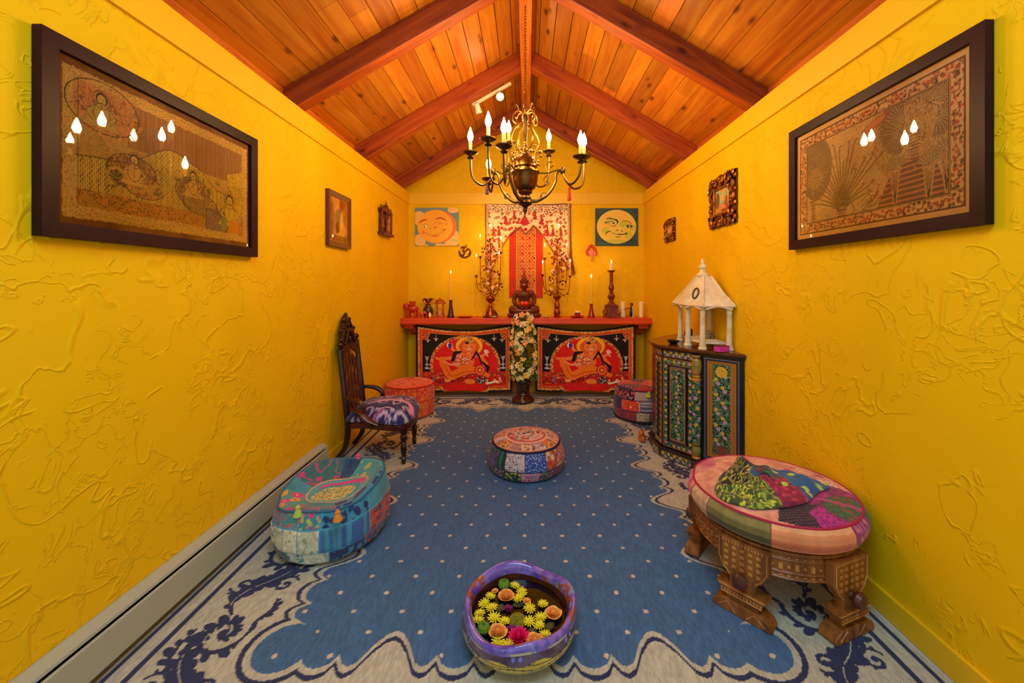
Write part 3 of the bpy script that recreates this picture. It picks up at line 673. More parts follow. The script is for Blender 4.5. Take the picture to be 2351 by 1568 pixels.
# ornate frames on the right wall
GOLD = mat('carved_gold', (196,130,50), rough=.35, metal=.85, c2=(90,40,20), vscale=40)
def ornate(y0,y1,z0,z1,wd,label,scol,n,seed):
    xw = XR-.003; t = thing('ornate_frame',(xw,(y0+y1)/2,z0),label,'picture frame'); b = MB(); rg = random.Random(seed)
    for (a0,a1,c0_,c1_) in ((y0,y1,z0,z0+wd),(y0,y1,z1-wd,z1),(y0,y0+wd,z0,z1),(y1-wd,y1,z0,z1)): b.bx(xw-.012,xw,a0+.006,a1-.006,c0_+.006,c1_-.006)
    b.build('backing', mat('frame_backing',(84,36,18),rough=.6), t, smooth=False); b = MB()  # dark red-brown board behind the gilt openwork
    per = [((y0+wd/2),(z0+wd/2),1,0,y1-y0-wd),((y1-wd/2),(z0+wd/2),0,1,z1-z0-wd),((y1-wd/2),(z1-wd/2),-1,0,y1-y0-wd),((y0+wd/2),(z1-wd/2),0,-1,z1-z0-wd)]
    for (ya,za,dy,dz,L) in per:
        k = max(2,int(round(L/(wd*1.02))))
        for i in range(k):
            s = (i+.5)/k*L; cy = ya+dy*s; cz = za+dz*s; fl_ = 1 if i%2 else -1; r = wd*.5
            pts = [Vector((xw-.016-.006*math.sin(q/9*pi), cy+(r*(1-q/13))*math.cos(q*.62*fl_+i), cz+(r*(1-q/13))*math.sin(q*.62*fl_+i))) for q in range(12)]
            b.tube(pts,[wd*.09,wd*.12,wd*.05],6); b.ell((xw-.018,cy,cz),(.006,wd*.13,wd*.13),8)
        for i in range(k+1):
            s = i/k*L; b.ell((xw-.014,ya+dy*s+dz*wd*.3,za+dz*s-dy*wd*.3),(.008,wd*.22,wd*.22),8); b.ell((xw-.014,ya+dy*s-dz*wd*.3,za+dz*s+dy*wd*.3),(.007,wd*.12,wd*.12),8)
    i4 = [(y0+wd,z0+wd),(y1-wd,z0+wd),(y1-wd,z1-wd),(y0+wd,z1-wd)]
    for j in range(4): p,q = i4[j],i4[(j+1)%4]; b.tube([(xw-.018,p[0],p[1]),(xw-.018,q[0],q[1])],wd*.09,8)
    b.build('carved_frame', GOLD, t)
    U,V = mg(0,100,60,0,160,90); c = Cv(U,V,(150,84,40)); scol(c)
    grid('picture', st3(np.full(U.shape,xw-.011),y1-wd-(U/100)*(y1-y0-2*wd),z0+wd+(V/160)*(z1-z0-2*wd)), np.clip(c.C,0,1), PNT, t, back=(.004,0,0))
def sc1(c):
    c.tex(None,'noise',[(160,90,40),(220,150,60)],26,2); c.poly([(5,158),(95,158),(80,110),(60,60),(40,60),(22,100)],(150,176,150)); c.poly([(30,158),(80,158),(56,120)],(226,168,60)); c.ell(50,100,14,18,(226,180,70)); c.ell(20,90,14,50,(110,90,40)); c.ell(52,40,20,16,(226,140,90)); c.ell(60,22,16,6,(110,40,20)); c.ell(88,70,12,60,(176,70,30)); c.shade(.2,16,1)
def sc2(c):
    c.tex(None,'noise',[(150,90,40),(210,140,60)],30,5); c.ell(50,95,30,55,(216,150,70)); c.ell(50,120,12,16,(150,80,40)); c.ell(50,80,18,30,(230,180,100))
ornate(2.743,3.152,1.738,2.118,.095,'large gilt openwork frame with a small pale picture on right wall',sc1,9,1)
ornate(3.89,4.176,1.742,1.972,.06,'small gilt carved frame high on right wall near the back corner',sc2,6,2)
# little carved wall shrine on the left wall
RM = mat('dark_red_carving', (120,40,18), rough=.45, c2=(70,20,10), vscale=30); xw = XL+.002
t = thing('wall_shrine',(xw+.02,4.09,1.79),'small carved dark-red wall shrine with spiky top on left wall','wall shrine'); ya,yb = 3.96,4.22
b = MB(); b.bx(xw,xw+.012,ya,yb,1.83,2.05); b.build('back_board', RM, t, smooth=False)
b = MB()
for yy in (ya,ya+.13,yb): b.lathe([(.010,1.83),(.014,1.86),(.008,1.9),(.012,1.95),(.008,2.0),(.013,2.05),(0,2.05)],(xw+.035,yy,0),10)
b.build('column', RM, t)
MB().prism([(ya-.02,1.79+.02),(yb+.02,1.81),(yb+.03,1.835),(ya-.03,1.835)],xw,xw+.06,'X').build('shelf', RM, t, smooth=False)
b = MB(); b.prism([(ya-.02,2.04),(yb+.02,2.04),(yb+.01,2.07),((ya+yb)/2+.04,2.09),((ya+yb)/2,2.12),((ya+yb)/2-.04,2.09),(ya-.01,2.07)],xw,xw+.045,'X')
for yy,h in ((ya-.01,.05),((ya+yb)/2,.075),(yb+.01,.05),(ya+.07,.03),(yb-.07,.03)): b.lathe([(.012,0),(.016,.012),(.006,.02),(.009,.03),(0,h)],(xw+.028,yy,2.06 if h < .06 else 2.10),8)
for k in range(9): b.tube(cr([(xw+.03,yb+.01,1.85+k*.022),(xw+.035,yb+.035,1.86+k*.022),(xw+.03,yb+.03,1.875+k*.022)],4),.004,5)
b.build('pediment', RM, t)
b = MB(); b.tube([(xw+.02,ya+.03,1.88),(xw+.02,ya+.03,1.97)],.02,8); b.ell((xw+.026,ya+.19,1.9),(.018,.026,.05),10); b.ell((xw+.026,ya+.19,1.965),(.014,.017,.02),10)
b.tube([(xw+.02,ya+.03,1.9),(xw+.026,ya+.19,1.9)],.006,6); b.build('inset_figure', mat('gilt_red', (196,110,50), rough=.4, metal=.3), t)
# ================================================================ ALTAR WALL
KM = YB/F
def W(px,py,d=YB): return P(px,py,d)
def flatpic(px0,py0,px1,py1,cw,chh,nu,nv,fn,name,label,cat,d=YB,th=.018,m=None):
    a = P(px0,py1,d-th-.002); e = P(px1,py0,d-th-.002); U,V = np.meshgrid(np.linspace(cw[0],cw[1],nu),np.linspace(chh[1],chh[0],nv)); c = Cv(U,V,(255,255,255)); fn(c)
    s = (U-cw[0])/(cw[1]-cw[0]); t = (chh[1]-V)/(chh[1]-chh[0])
    o = grid(name, st3(a.x+(e.x-a.x)*s, np.full(U.shape,a.y), a.z+(e.z-a.z)*t), np.clip(c.C,0,1), m or PNT, None, back=(0,th,0)); return tag(o,label,cat)
def sun(c):
    X,Y = c.X,c.Y; c.m(np.ones(X.shape,bool),(112,150,150))
    for x,y,rx,ry in ((300,430,110,120),(1020,290,120,70),(320,930,130,130),(1000,900,170,180),(260,520,60,90),(700,1040,330,30)): c.m(c.E(x,y,rx,ry)+.3*(vn(X,Y,40,2)-.5) < 1,(240,200,110))
    c.ell(560,1020,90,40,(120,150,140)); c.ell(1060,940,90,30,(200,200,110))
    c.ell(672,645,412,356,(244,120,20)); c.ell(640,640,372,350,(250,186,20)); c.m((c.E(640,640,372,350)<1)&(fbm(X,Y,160,3)>.52),(252,176,34))
    br = (190,70,30)
    c.line([tuple(p)[:2] for p in cr([(310,570,0),(370,515,0),(455,500,0)],8)],[18,34,20],br); c.line([tuple(p)[:2] for p in cr([(660,490,0),(750,460,0),(830,490,0),(870,525,0)],8)],[18,30,22,12],br)
    c.ell(425,640,38,32,(255,240,200)); c.ell(410,645,15,18,(70,60,20)); c.line([(385,610),(430,592),(480,606)],12,(200,120,20)); c.line([(400,680),(450,682)],7,(210,130,20))
    c.line([tuple(p)[:2] for p in cr([(610,605,0),(650,560,0),(740,540,0)],6)],9,(206,140,20)); c.line([tuple(p)[:2] for p in cr([(700,590,0),(750,572,0),(800,585,0)],6)],14,(200,120,20))
    c.line([tuple(p)[:2] for p in cr([(520,660,0),(550,695,0),(575,690,0)],6)],9,(200,130,20)); c.ell(640,665,36,16,(224,120,20),rot=-.4)
    c.line([tuple(p)[:2] for p in cr([(400,745,0),(450,795,0),(560,828,0),(680,815,0),(780,770,0),(845,705,0)],8)],[12,10,10,12],(176,130,20)); c.ell(640,845,80,22,(240,130,20)); c.ell(390,770,36,34,(246,130,30)); c.ell(880,590,26,22,(246,150,40)); c.ell(835,710,34,16,(206,110,20))
def moon(c):
    X,Y = c.X,c.Y; c.m(np.ones(X.shape,bool),(30,70,72)); c.tex(None,'noise',[(26,62,70),(44,84,76)],200,3); d,i = vor(X,Y,34,3); c.m((d<.11)&(i>.45),(170,180,160))
    c.ell(842,597,440,388,(240,214,70)); k = c.E(842,597,440,388)<1; c.m(k&(fbm(X,Y,200,5)>.55),(246,204,84))
    for x,y,rx,ry in ((680,470,100,50),(1000,540,90,70),(590,670,90,60),(1100,780,100,90),(1220,620,60,70),(840,930,260,50)): 
        e = c.E(x,y,rx,ry)+.5*(vn(X,Y,30,2)-.5); c.m((e<1)&k,(196,206,50),a=.8)
    ink = (60,62,30)
    ln = lambda pts,w,col=ink: c.line([tuple(p)[:2] for p in cr([(a,b,0) for a,b in pts],7)],w,col)
    ln([(620,415),(700,405),(780,425),(840,445),(868,490),(850,530)],[14,26,22,40,34,14]); ln([(590,505),(640,500),(700,480),(770,478),(820,510)],[30,20,10,8,10])
    c.ell(790,520,50,26,(240,226,150)); c.ell(778,518,24,20,(40,24,10)); ln([(680,540),(740,585),(800,580),(835,545)],[6,9,14,8])
    ln([(970,475),(1050,465),(1110,480),(1185,545)],[8,14,14,16]); c.ell(1110,592,60,26,(236,226,140)); c.ell(1095,590,28,24,(30,24,20)); ln([(1060,575),(1120,555),(1195,590)],[8,16,26]); ln([(1060,615),(1120,632),(1170,620)],[6,10,8]); c.ell(1165,596,24,16,(30,40,30))
    c.ell(855,675,28,13,(110,104,30)); c.ell(965,690,24,15,(110,104,30)); ln([(595,765),(640,715),(720,695)],[14,26,12]); ln([(720,735),(850,765),(950,770),(1070,755)],[8,14,26,10]); c.ell(1058,750,22,22,(50,46,20)); ln([(820,810),(870,832),(930,820)],[8,18,8]); ln([(850,765),(930,758),(1010,775)],[6,12,10],(110,70,70))
flatpic(953,477,1053,564,(215,1135),(245,1050),230,200,sun,'sun_painting','square canvas of a winking orange sun face on back wall','painting')
flatpic(1367,478,1465,564,(370,1325),(175,1025),230,200,moon,'moon_painting','square canvas of a smiling yellow moon face on back wall','painting')
# om sign
OM = mat('om_red', (104,26,8), rough=.5); o0 = P(1067,577,YB-.008); s = .0128
b = MB(); q = lambda u,v: Vector((o0.x+u*s*5.0, o0.y, o0.z+v*s*5.0))
b.tube(cr([q(-.75,.55),(q(-.45,.85)),q(-.1,.6),q(-.35,.15),q(-.05,-.25),q(-.3,-.75),q(-.8,-.55),q(-1.1,.1)],6),[.010,.016,.013,.014],8,flat=.6)
b.tube(cr([q(-.25,.1),q(.2,.0),q(.5,.45),q(.95,.3),q(1.0,-.3),q(.6,-.55)],6),[.011,.014,.010],8,flat=.6)
b.tube(cr([q(-1.1,.0),q(-.8,-.85),q(0,-1.15),q(.9,-.75),q(1.15,.0)],8),.010,8,flat=.6); b.tube(cr([q(-.2,1.0),q(.15,.8),q(.55,1.05)],6),[.003,.009,.003],8,flat=.6); b.ell(q(.2,1.2),.008,10)
tag(b.build('om_symbol', OM, None), 'small dark-red carved Om symbol on back wall below the sun', 'wall ornament')
g0 = P(1358,580,YB-.012); t = thing('wall_mask',(g0.x,g0.y,g0.z-.08),'small pink and red elephant-headed wall ornament below the moon','wall ornament')
b = MB(); b.tube(cr([g0+Vector((-.05,0,-.03)),g0+Vector((-.055,0,.03)),g0+Vector((0,0,.085)),g0+Vector((.05,0,.03)),g0+Vector((.055,0,-.03))],6),[.014,.016,.018,.016,.014],8,flat=.7); b.build('headdress', mat('glass_red',(216,60,30),rough=.2), t)
b = MB(); b.ell(g0,(.032,.014,.04),14); b.tube(cr([g0+Vector((0,-.006,-.02)),g0+Vector((.01,-.01,-.06)),g0+Vector((0,-.01,-.09)),g0+Vector((.02,-.01,-.1))],6),[.016,.011,.007],8)
for sx in (-1,1): b.ell(g0+Vector((sx*.045,0,-.01)),(.022,.007,.032),12)
b.build('face', mat('glass_pink',(240,140,110),rough=.2), t)
# hanging textiles
def cloth(name,label,cat,pxr,pyr,crx,cry,nu,nv,fn,dfun,keepfn=None,solid=.003,warp=None):
    U,V = np.meshgrid(np.linspace(crx[0],crx[1],nu),np.linspace(cry[0],cry[1],nv)); c = Cv(U,V,(200,60,40)); fn(c)
    px = pxr[0]+(U-crx[0])/(crx[1]-crx[0])*(pxr[1]-pxr[0]); py = pyr[0]+(V-cry[0])/(cry[1]-cry[0])*(pyr[1]-pyr[0])
    if warp: px,py = warp(px,py,U,V)
    d = dfun(U,V); d0 = float(np.mean(d)); x = (px-1210)*d0/F; z = CH-(py-653)*d0/F
    o = grid(name, st3(x,d,z), np.clip(c.C,0,1), FAB, None, keep=keepfn(c) if keepfn else None, solid=solid)
    return tag(o,label,cat)
def runner(c):
    X,Y = c.X,c.Y; c.m(np.ones(X.shape,bool),(206,48,34)); k = (X>895)&(X<1035)
    c.tex(k,'dots',[(214,70,36),(206,150,60)],22,1); d = np.abs(((X+Y)/26)%1-.5); d2 = np.abs(((X-Y)/26)%1-.5); c.m(k&((d<.09)|(d2<.09)),(216,160,70)); x = ((X-965)/52)%1-.5; y = ((Y-420)/52)%1-.5
    c.m(k&(np.hypot(x,y)<.16),(190,30,30)); c.m(k&(np.hypot(((X-950)/156)%1-.5,((Y-400)/156)%1-.5)<.05),(60,30,40)); c.m(k&((np.abs(X-897)<3)|(np.abs(X-1033)<3)),(220,160,60)); c.shade(.08,60,3)
cloth('wall_runner','narrow red patterned cloth hanging down the back wall behind the statue','wall hanging',(1169,1246),(510,683),(845,1085),(230,750),120,260,runner,lambda U,V:np.full(U.shape,YB-.010)-.003*np.sin(U/40))
def toran(c):
    X,Y = c.X,c.Y; CRM = (240,214,170); c.m(np.ones(X.shape,bool),CRM); c.tex(None,'floral',[CRM,(190,40,40),(206,70,50),(120,120,60),(190,40,40),CRM,CRM],30,5)
    c.tex(Y<150+6*np.sin(X/30),'floral',[(236,206,160),(120,90,60),(190,60,50),(100,110,80),(60,50,60)],13,7); c.m(np.abs(Y-(152))<2,(170,60,40))
    def tree(x,y,s,col=(178,34,36)):
        for i in range(4): c.poly([(x-22*s*(1-i*.22),y-i*16*s),(x+22*s*(1-i*.22),y-i*16*s),(x,y-(i+1.6)*16*s)],col)
        c.rect(x-3*s,y,x+3*s,y+10*s,(110,60,30))
    c.poly([(915,235),(995,235),(955,162)],(170,50,50)); c.ell(955,225,34,20,(190,30,40)); c.ell(955,280,40,30,CRM); c.ell(962,275,14,14,(180,30,40))
    for x,y in ((818,235),(1078,235),(880,200),(1030,200)): tree(x,y,1)
    for x in (730,770,1120,1160,1215): tree(x,320,1.0)
    for x in (735,770,1150,1200,1225): c.ell(x,355,11,13,(196,50,50))
    edge = np.minimum(X-668,1290-X); c.m((edge<10)|(Y<95),(120,60,50)); c.tex((edge>=10)&(edge<24),'check',[(236,206,160),(120,70,70),(206,100,60)],7,2)
    for pts in TIN: c.line(pts,9,(120,70,40)); c.line([(a,b_-9) for a,b_ in pts],6,(206,90,50))
TIN = [[(962,312),(925,262),(890,280),(845,318),(805,380),(770,450),(735,530),(700,610)],[(962,312),(1020,252),(1060,290),(1100,340),(1135,400),(1175,450),(1235,500),(1300,600)]]
TP = [(668,90),(1290,85),(1288,300),(1298,470),(1322,590),(1306,612),(1235,505),(1170,452),(1135,402),(1085,322),(1018,254),(985,300),(962,312),(940,295),(925,260),(850,316),(805,380),(770,450),(735,530),(690,612),(672,560)]
cloth('wall_textile','cream and red embroidered arched textile pinned high on the back wall','wall hanging',(1112.5,1322),(464,636),(665,1325),(78,620),300,250,toran,lambda U,V:YB-.022-.004*np.sin(U/45)*np.clip(1-(U-965)**2/9e4,0,1)-.004*np.sin(U/21+V/90),keepfn=lambda c:c.pm(TP),warp=lambda px,py,U,V:(px,py+3*np.sin((U-665)/660*pi)**2*np.where(V<200,1,0.3)*(1.2-np.abs(np.cos((U-965)/130)))))
# shelf
SHM = wood('red_stained_shelf', (228,84,22), (198,58,12), 'X', rough=.4, sc=1.2); yS = 4.635
t = thing('altar_shelf',(0,yS,.86),'long orange-red wooden shelf spanning the back wall','shelf')
MB().bx(XL+.003,XR-.003,yS,YB-.002,.858,.931).build('board', SHM, t, smooth=False, bevel=.006)
MB().bx(XL+.003,XR-.003,yS-.010,yS+.012,.868,.895).build('front_moulding', SHM, t, smooth=False, bevel=.004)
for x in (XL+.085, XR-.085):
    MB().prism([(yS+.03,.857),(YB-.003,.857),(YB-.003,.70),(YB-.04,.74),(YB-.1,.79),(yS+.06,.81)],x-.055,x+.055,'X').build('bracket', SHM, t, smooth=False)
# tapestries
def ganesh(c):
    X,Y = c.X,c.Y; c.m(np.ones(X.shape,bool),(14,14,18)); sh = 0
    e = np.minimum(np.minimum(X-165,880-X),np.minimum(Y-960,1440-Y)); OR = (206,74,28)
    c.m(e<=14,(10,10,14)); c.tex((e>14)&(e<44),'check',[(200,120,50),(150,70,30),(206,160,80),(90,50,30)],7,3); c.m((e>30)&(e<44),OR); c.m((e>44)&(e<48),(220,150,60))
    c.m((e>=48),(10,10,16)); c.tex((e>18)&(e<28),'speck',[(214,150,60),(120,40,30),(230,200,140)],8,5)
    for sx in (-1,1):
        cx = 530+sx*285; c.m((np.hypot(X-(530+sx*318),Y-1000)<62)&(e>46),(196,90,40)); c.tex((np.hypot(X-(530+sx*318),Y-1000)<56)&(e>46),'speck',[(190,80,40),(100,40,30),(220,150,70)],9,4)
        for (u,v) in ((275,1060),(215,1045)):
            x = 530+sx*u; c.line([(x,v-26),(x,v+16)],4,(206,180,140)); c.line([(x-16,v),(x+16,v)],5,(206,180,140)); c.ell(x,v+10,6,6,(220,190,150))
        x = 530+sx*282; c.ell(x,1195,10,14,(170,170,190)); c.line([(x,1200),(x,1270)],7,(180,180,200)); c.ell(x,1240,16,5,(180,180,200)); c.ell(x,1266,18,7,(180,180,200)); c.line([(x-14,1180),(x,1200),(x+14,1180)],5,(160,160,190))
    a = c.E(530,1250,262,240)<1; c.m(a,(206,120,50)); c.tex(a,'check',[(200,110,50),(120,50,40),(220,170,90)],8,7); c.ell(530,1250,238,218,(206,24,16))
    c.m((Y>1290)&(e>46),(196,34,20)); c.tex((Y>1296)&(Y<1330)&(e>48),'speck',[(196,40,24),(60,50,90),(220,120,40),(50,90,50)],16,8); c.tex((Y>1330)&(Y<1378)&(e>48),'speck',[(190,30,20),(120,20,20),(230,180,120),(70,60,80)],22,9)
    # halo, head, ears, trunk
    c.ell(560,1095,100,78,(240,180,40)); c.ell(560,1100,72,66,(222,90,30)); 
    for sx in (-1,1): c.ell(560+sx*52,1105,26,36,(214,96,40),rot=sx*.2)
    c.ell(560,1095,46,50,(226,128,60)); c.poly([(520,1070),(600,1070),(585,1030),(560,1012),(535,1030)],(190,100,40)); c.tex(c.E(560,1045,34,24)<1,'speck',[(206,130,50),(60,40,60),(240,210,140)],9,2)
    c.ell(545,1068,16,10,(40,40,50)); c.ell(540,1098,6,4,(20,20,20)); c.ell(580,1098,6,4,(20,20,20)); c.line([tuple(p)[:2] for p in cr([(560,1105,0),(562,1140,0),(548,1170,0),(530,1190,0),(515,1180,0)],6)],[34,26,18,10],(232,140,90)); c.line([(548,1120),(575,1120)],4,(230,220,200)); c.line([(545,1135),(572,1135)],4,(180,50,50))
    # torso and arms
    c.ell(520,1215,80,62,(232,120,60)); c.line([(480,1170),(420,1190),(345,1195),(318,1190)],[30,26,20,16],(234,130,80)); c.line([(600,1160),(650,1180),(690,1230),(650,1270)],[30,24,22,18],(232,120,50)); c.line([(470,1150),(435,1120),(430,1080)],[22,18,14],(234,140,90)); c.line([(640,1180),(680,1160),(690,1130)],[22,18,14],(234,130,70))
    c.ell(412,1090,18,24,(60,70,170)); c.ell(405,1088,12,18,(230,220,210)); c.ell(412,1090,9,14,(30,50,150)); c.ell(688,1140,20,14,(236,190,170),rot=.5); c.line([(680,1150),(700,1175)],8,(236,190,170))
    c.tex(c.E(500,1205,60,40)<1,'speck',[(226,110,60),(230,220,190),(190,30,60),(60,90,60)],13,3); c.line([(438,1205),(455,1150),(500,1140)],[26,30,16],(16,16,22)); c.line([(580,1200),(615,1140),(640,1190),(650,1230)],[10,16,14,10],(16,16,22)); c.line([(660,1220),(700,1260),(690,1300)],[12,26,16],(16,20,26))
    # legs in orange cloth
    OG = (240,120,20)
    c.line([tuple(p)[:2] for p in cr([(360,1200,0),(375,1250,0),(400,1300,0),(420,1340,0)],6)],[44,60,56,40],OG); c.line([tuple(p)[:2] for p in cr([(400,1345,0),(470,1310,0),(560,1280,0),(640,1290,0),(700,1320,0)],6)],[50,66,60,44,26],OG)
    c.line([tuple(p)[:2] for p in cr([(385,1230,0),(400,1290,0),(440,1330,0),(520,1300,0),(600,1290,0)],6)],5,(190,50,10)); c.line([tuple(p)[:2] for p in cr([(350,1260,0),(380,1330,0),(440,1362,0),(520,1340,0),(600,1310,0)],6)],5,(90,30,30))
    c.line([(470,1240),(420,1240),(370,1215)],[20,14,10],(236,150,110))
    c.ell(640,1280,40,44,(196,40,40)); c.ring(640,1280,26,28,6,(230,170,60)); c.ell(640,1280,12,12,(240,150,40)); c.tex(c.E(650,1355,34,28)<1,'speck',[(30,40,50),(220,220,210),(190,60,60)],12,6); c.line([(690,1378),(770,1360)],[14,12],(236,220,190)); c.ell(565,1370,40,20,(230,130,50)); c.ell(400,1360,22,12,(230,150,90)); c.ell(300,1345,12,22,(110,110,120)); c.shade(.06,40,5); c.C = np.clip((c.C-.45)*1.22+.47,0,1)
def sag(amp,top):
    def f(px,py,U,V):
        t = (U-165)/715; v = (V-960)/480
        return px, py+amp*np.sin(t*pi)**1.2*(1-v)**1.5*0.9+2*np.sin(t*pi*3)*v
    return f
for i,(p0,p1,lab) in enumerate(((955,1176,'red and black tapestry of a reclining elephant-headed deity, left under shelf'),(1229,1459,'red and black tapestry of a reclining elephant-headed deity, right under shelf'))):
    cloth('tapestry',lab,'tapestry',(p0,p1),(745,899),(165,880),(960,1440),380,260,ganesh,lambda U,V:4.70+.010*np.sin(U/55)*(1-.6*(V-960)/480)+.012*((V-960)/480),warp=sag(13 if i == 0 else 14,0))
# ---------------------------------------------------------------- candles
WAXY = mat('yellow_wax', (250,214,90), rough=.5); WAXW = mat('cream_wax', (250,232,170), rough=.5); FLM = mat('flame_glow', (255,190,90), emit=FLAME)
def candle(x,y,z0,z1,r,label,wax=None,group=None,lit=True):
    t = thing('candle',(x,y,z0),label,'candle',group)
    MB().lathe([(r*.9,0),(r,.002),(r*.92,z1-z0-.004),(r*.5,z1-z0),(0,z1-z0-.001)],(x,y,z0),14).build('wax', wax or WAXY, t)
    MB().tube([(x,y,z1-.002),(x,y,z1+.008)],.0012,6).build('wick', mat('wick',(50,40,30)), t)
    if lit: MB().lathe([(0,0),(.004,.004),(.006,.012),(.0035,.024),(0,.036)],(x,y,z1+.004),10).build('flame', FLM, t)
    return t
SZ = .9325      # resting height on the shelf
def zz(py,d): return CH-(py-653)*d/F
def xx(px,d): return (px-1210)*d/F
# twin taper holders
for (px,c,lab,cl) in ((1035,(60,20,24),'dark flared wooden taper holder on left of the shelf','yellow taper candle in the dark flared holder'),(1357.5,(150,20,12),'red flared glass taper holder on right of the shelf','yellow taper candle in the red flared holder')):
    d = 4.76; x = xx(px,d); h = .205 if px < 1100 else .16
    tag(MB().lathe([(.042,0),(.043,.006),(.036,.03),(.026,h*.45),(.018,h*.75),(.017,h*.9),(.022,h),(.014,h),(.012,h-.012),(0,h-.012)],(x,d,SZ),24).build('taper_holder', mat('holder_%d'%c[0],c,rough=.15,coat=.5), None),lab,'candle holder')
    candle(x,d,SZ+h-.011,zz(628 if px<1100 else 637,d),.0105,cl)
# tall carved candlestick with pillar candle
d = 4.78; x = xx(1403.5,d); CW = mat('carved_red_wood',(150,60,26),rough=.45,c2=(96,34,16),vscale=30)
t = thing('candlestick',(x,d,SZ),'tall carved reddish wooden candlestick with square foot on the shelf','candlestick')
b = MB()
for (w_,z0_,z1_) in ((.085,0,.02),(.078,.02,.045),(.066,.045,.06),(.058,.06,.135),(.066,.135,.15)): b.bx(x-w_,x+w_,d-w_,d+w_,SZ+z0_,SZ+z1_)
for sx in (-1,1):
    for sy in (-1,1): b.tube(cr([(x+sx*.07,d+sy*.07,SZ+.03),(x+sx*.082,d+sy*.082,SZ+.06),(x+sx*.06,d+sy*.06,SZ+.09),(x+sx*.066,d+sy*.066,SZ+.13)],5),[.012,.008,.008],6)
b.build('square_foot', CW, t, smooth=False, bevel=.003)
pf = [(.05,.15),(.04,.165),(.024,.18),(.03,.19),(.024,.2),(.036,.22),(.048,.25),(.03,.275),(.022,.29),(.026,.3),(.02,.31),(.03,.33),(.034,.35),(.026,.375),(.021,.4),(.02,.45),(.018,.49),(.024,.5),(.018,.51),(.022,.525),(.045,.545),(.055,.55),(.05,.553),(0,.553)]
MB().lathe(pf,(x,d,SZ),20).build('turned_shaft', CW, t)
candle(x,d,SZ+.553,zz(604,d),.026,'short cream pillar candle on top of the tall carved candlestick',WAXW)
for px,lab in ((1430,'cream pillar candle beside the black and white figurine'),(1472,'cream pillar candle near the right end of the shelf')): candle(xx(px,4.80),4.80,SZ,zz(692,4.80),.032 if px<1450 else .027,lab,WAXW,lit=False)
# ---------------------------------------------------------------- candelabra
GB = mat('gilt_bronze',(190,112,40),rough=.35,metal=.9,c2=(110,50,24),vscale=25); CRY = mat('pink_glass',(255,206,160),rough=.12,coat=.5)
def candelabrum(px,d,base_h,cands,lab,fat,side):
    x = xx(px,d); t = thing('candelabrum',(x,d,SZ),lab,'candelabrum')
    if fat: prof = [(.085,0),(.09,.01),(.075,.02),(.06,.045),(.04,.075),(.03,.1),(.022,.12),(.03,.13),(.018,.145),(.016,.17),(.05,.195),(.058,.225),(.04,.25),(.018,.255),(0,.255)]
    else: prof = [(.042,0),(.044,.01),(.03,.02),(.04,.045),(.036,.08),(.024,.1),(.034,.12),(.03,.16),(.018,.18),(.02,.2),(.04,.22),(.05,.245),(.036,.262),(.014,.266),(0,.266)]
    mb = MB().lathe(prof,(x,d,SZ),24)
    if fat:
        for k in range(4):
            a = k*pi/2+.7; mb.tube(cr([(x+.02*math.cos(a),d+.02*math.sin(a),SZ+.1),(x+.06*math.cos(a),d+.06*math.sin(a),SZ+.07),(x+.09*math.cos(a),d+.09*math.sin(a),SZ+.03),(x+.105*math.cos(a),d+.105*math.sin(a),SZ+.008)],5),[.008,.012,.012,.008],6)
    mb.build('base', GB, t)
    top = zz(560,d); MB().tube([(x,d,SZ+.25),(x,d,top)],[.009,.005],8).build('stem', GB, t)
    rg = random.Random(int(px))
    for i,(cx,cy0,cy1,dd) in enumerate(cands):
        c_ = Vector((xx(cx,dd),dd,zz(cy1,dd))); b = MB(); zs = SZ+.30+.03*(i%3)
        b.tube(cr([(x,d,zs),(x+(c_.x-x)*.4,d+(c_.y-d)*.4,zs-.03),(x+(c_.x-x)*.85,d+(c_.y-d)*.85,min(zs,c_.z-.05)),c_-Vector((0,0,.02))],7),[.006,.005,.004],6)
        b.lathe([(0,-.022),(.008,-.018),(.012,-.006),(.022,.002),(.023,.006),(.011,.004),(.011,.016),(0,.010)],c_,14); b.build('arm', GB, t)
        candle(c_.x,c_.y,c_.z+.0102,zz(cy0,dd),.0085,CL[(side,i)])
    zb0 = SZ+.30
    for i in range(20):
        a = rg.uniform(0,2*pi); v = rg.random(); r = (.05+.07*rg.random())*(1-.55*v); p = Vector((x+r*math.cos(a),d+r*.8*math.sin(a),zb0+v*(top-zb0+.05)))
        b = MB(); b.tube([Vector((x,d,max(SZ+.27,p.z-.06))),p],.002,5); R_ = rg.uniform(.012,.021)
        for k in range(6): q = k*pi/3; b.ell(p+Vector((R_*.7*math.cos(q),-.004,R_*.7*math.sin(q))),(R_*.5,R_*.22,R_*.5),8)
        b.ell(p-Vector((0,.006,0)),R_*.32,8)
        b.build('glass_flower', CRY if i%3 else mat('red_glass',(190,60,60),rough=.15,coat=.5), t)
    b = MB()
    for i in range(70):
        a = rg.uniform(0,2*pi); v = rg.random(); r = (.03+.12*rg.random())*(1-.4*v); p = Vector((x+r*math.cos(a),d+r*.8*math.sin(a),zb0-.05+v*(top-zb0+.14)))
        R = Matrix.Rotation(rg.uniform(0,6),3,'Y') @ Matrix.Rotation(rg.uniform(-.8,.8),3,'X'); b.ell(p,(.009,.0025,.019),6,R=R)
        if i%3 == 0: b.tube([Vector((x,d,max(SZ+.26,p.z-.08))),p],.0016,5)
    o = b.build('gilt_leaves', GB, t); o['kind'] = 'stuff'
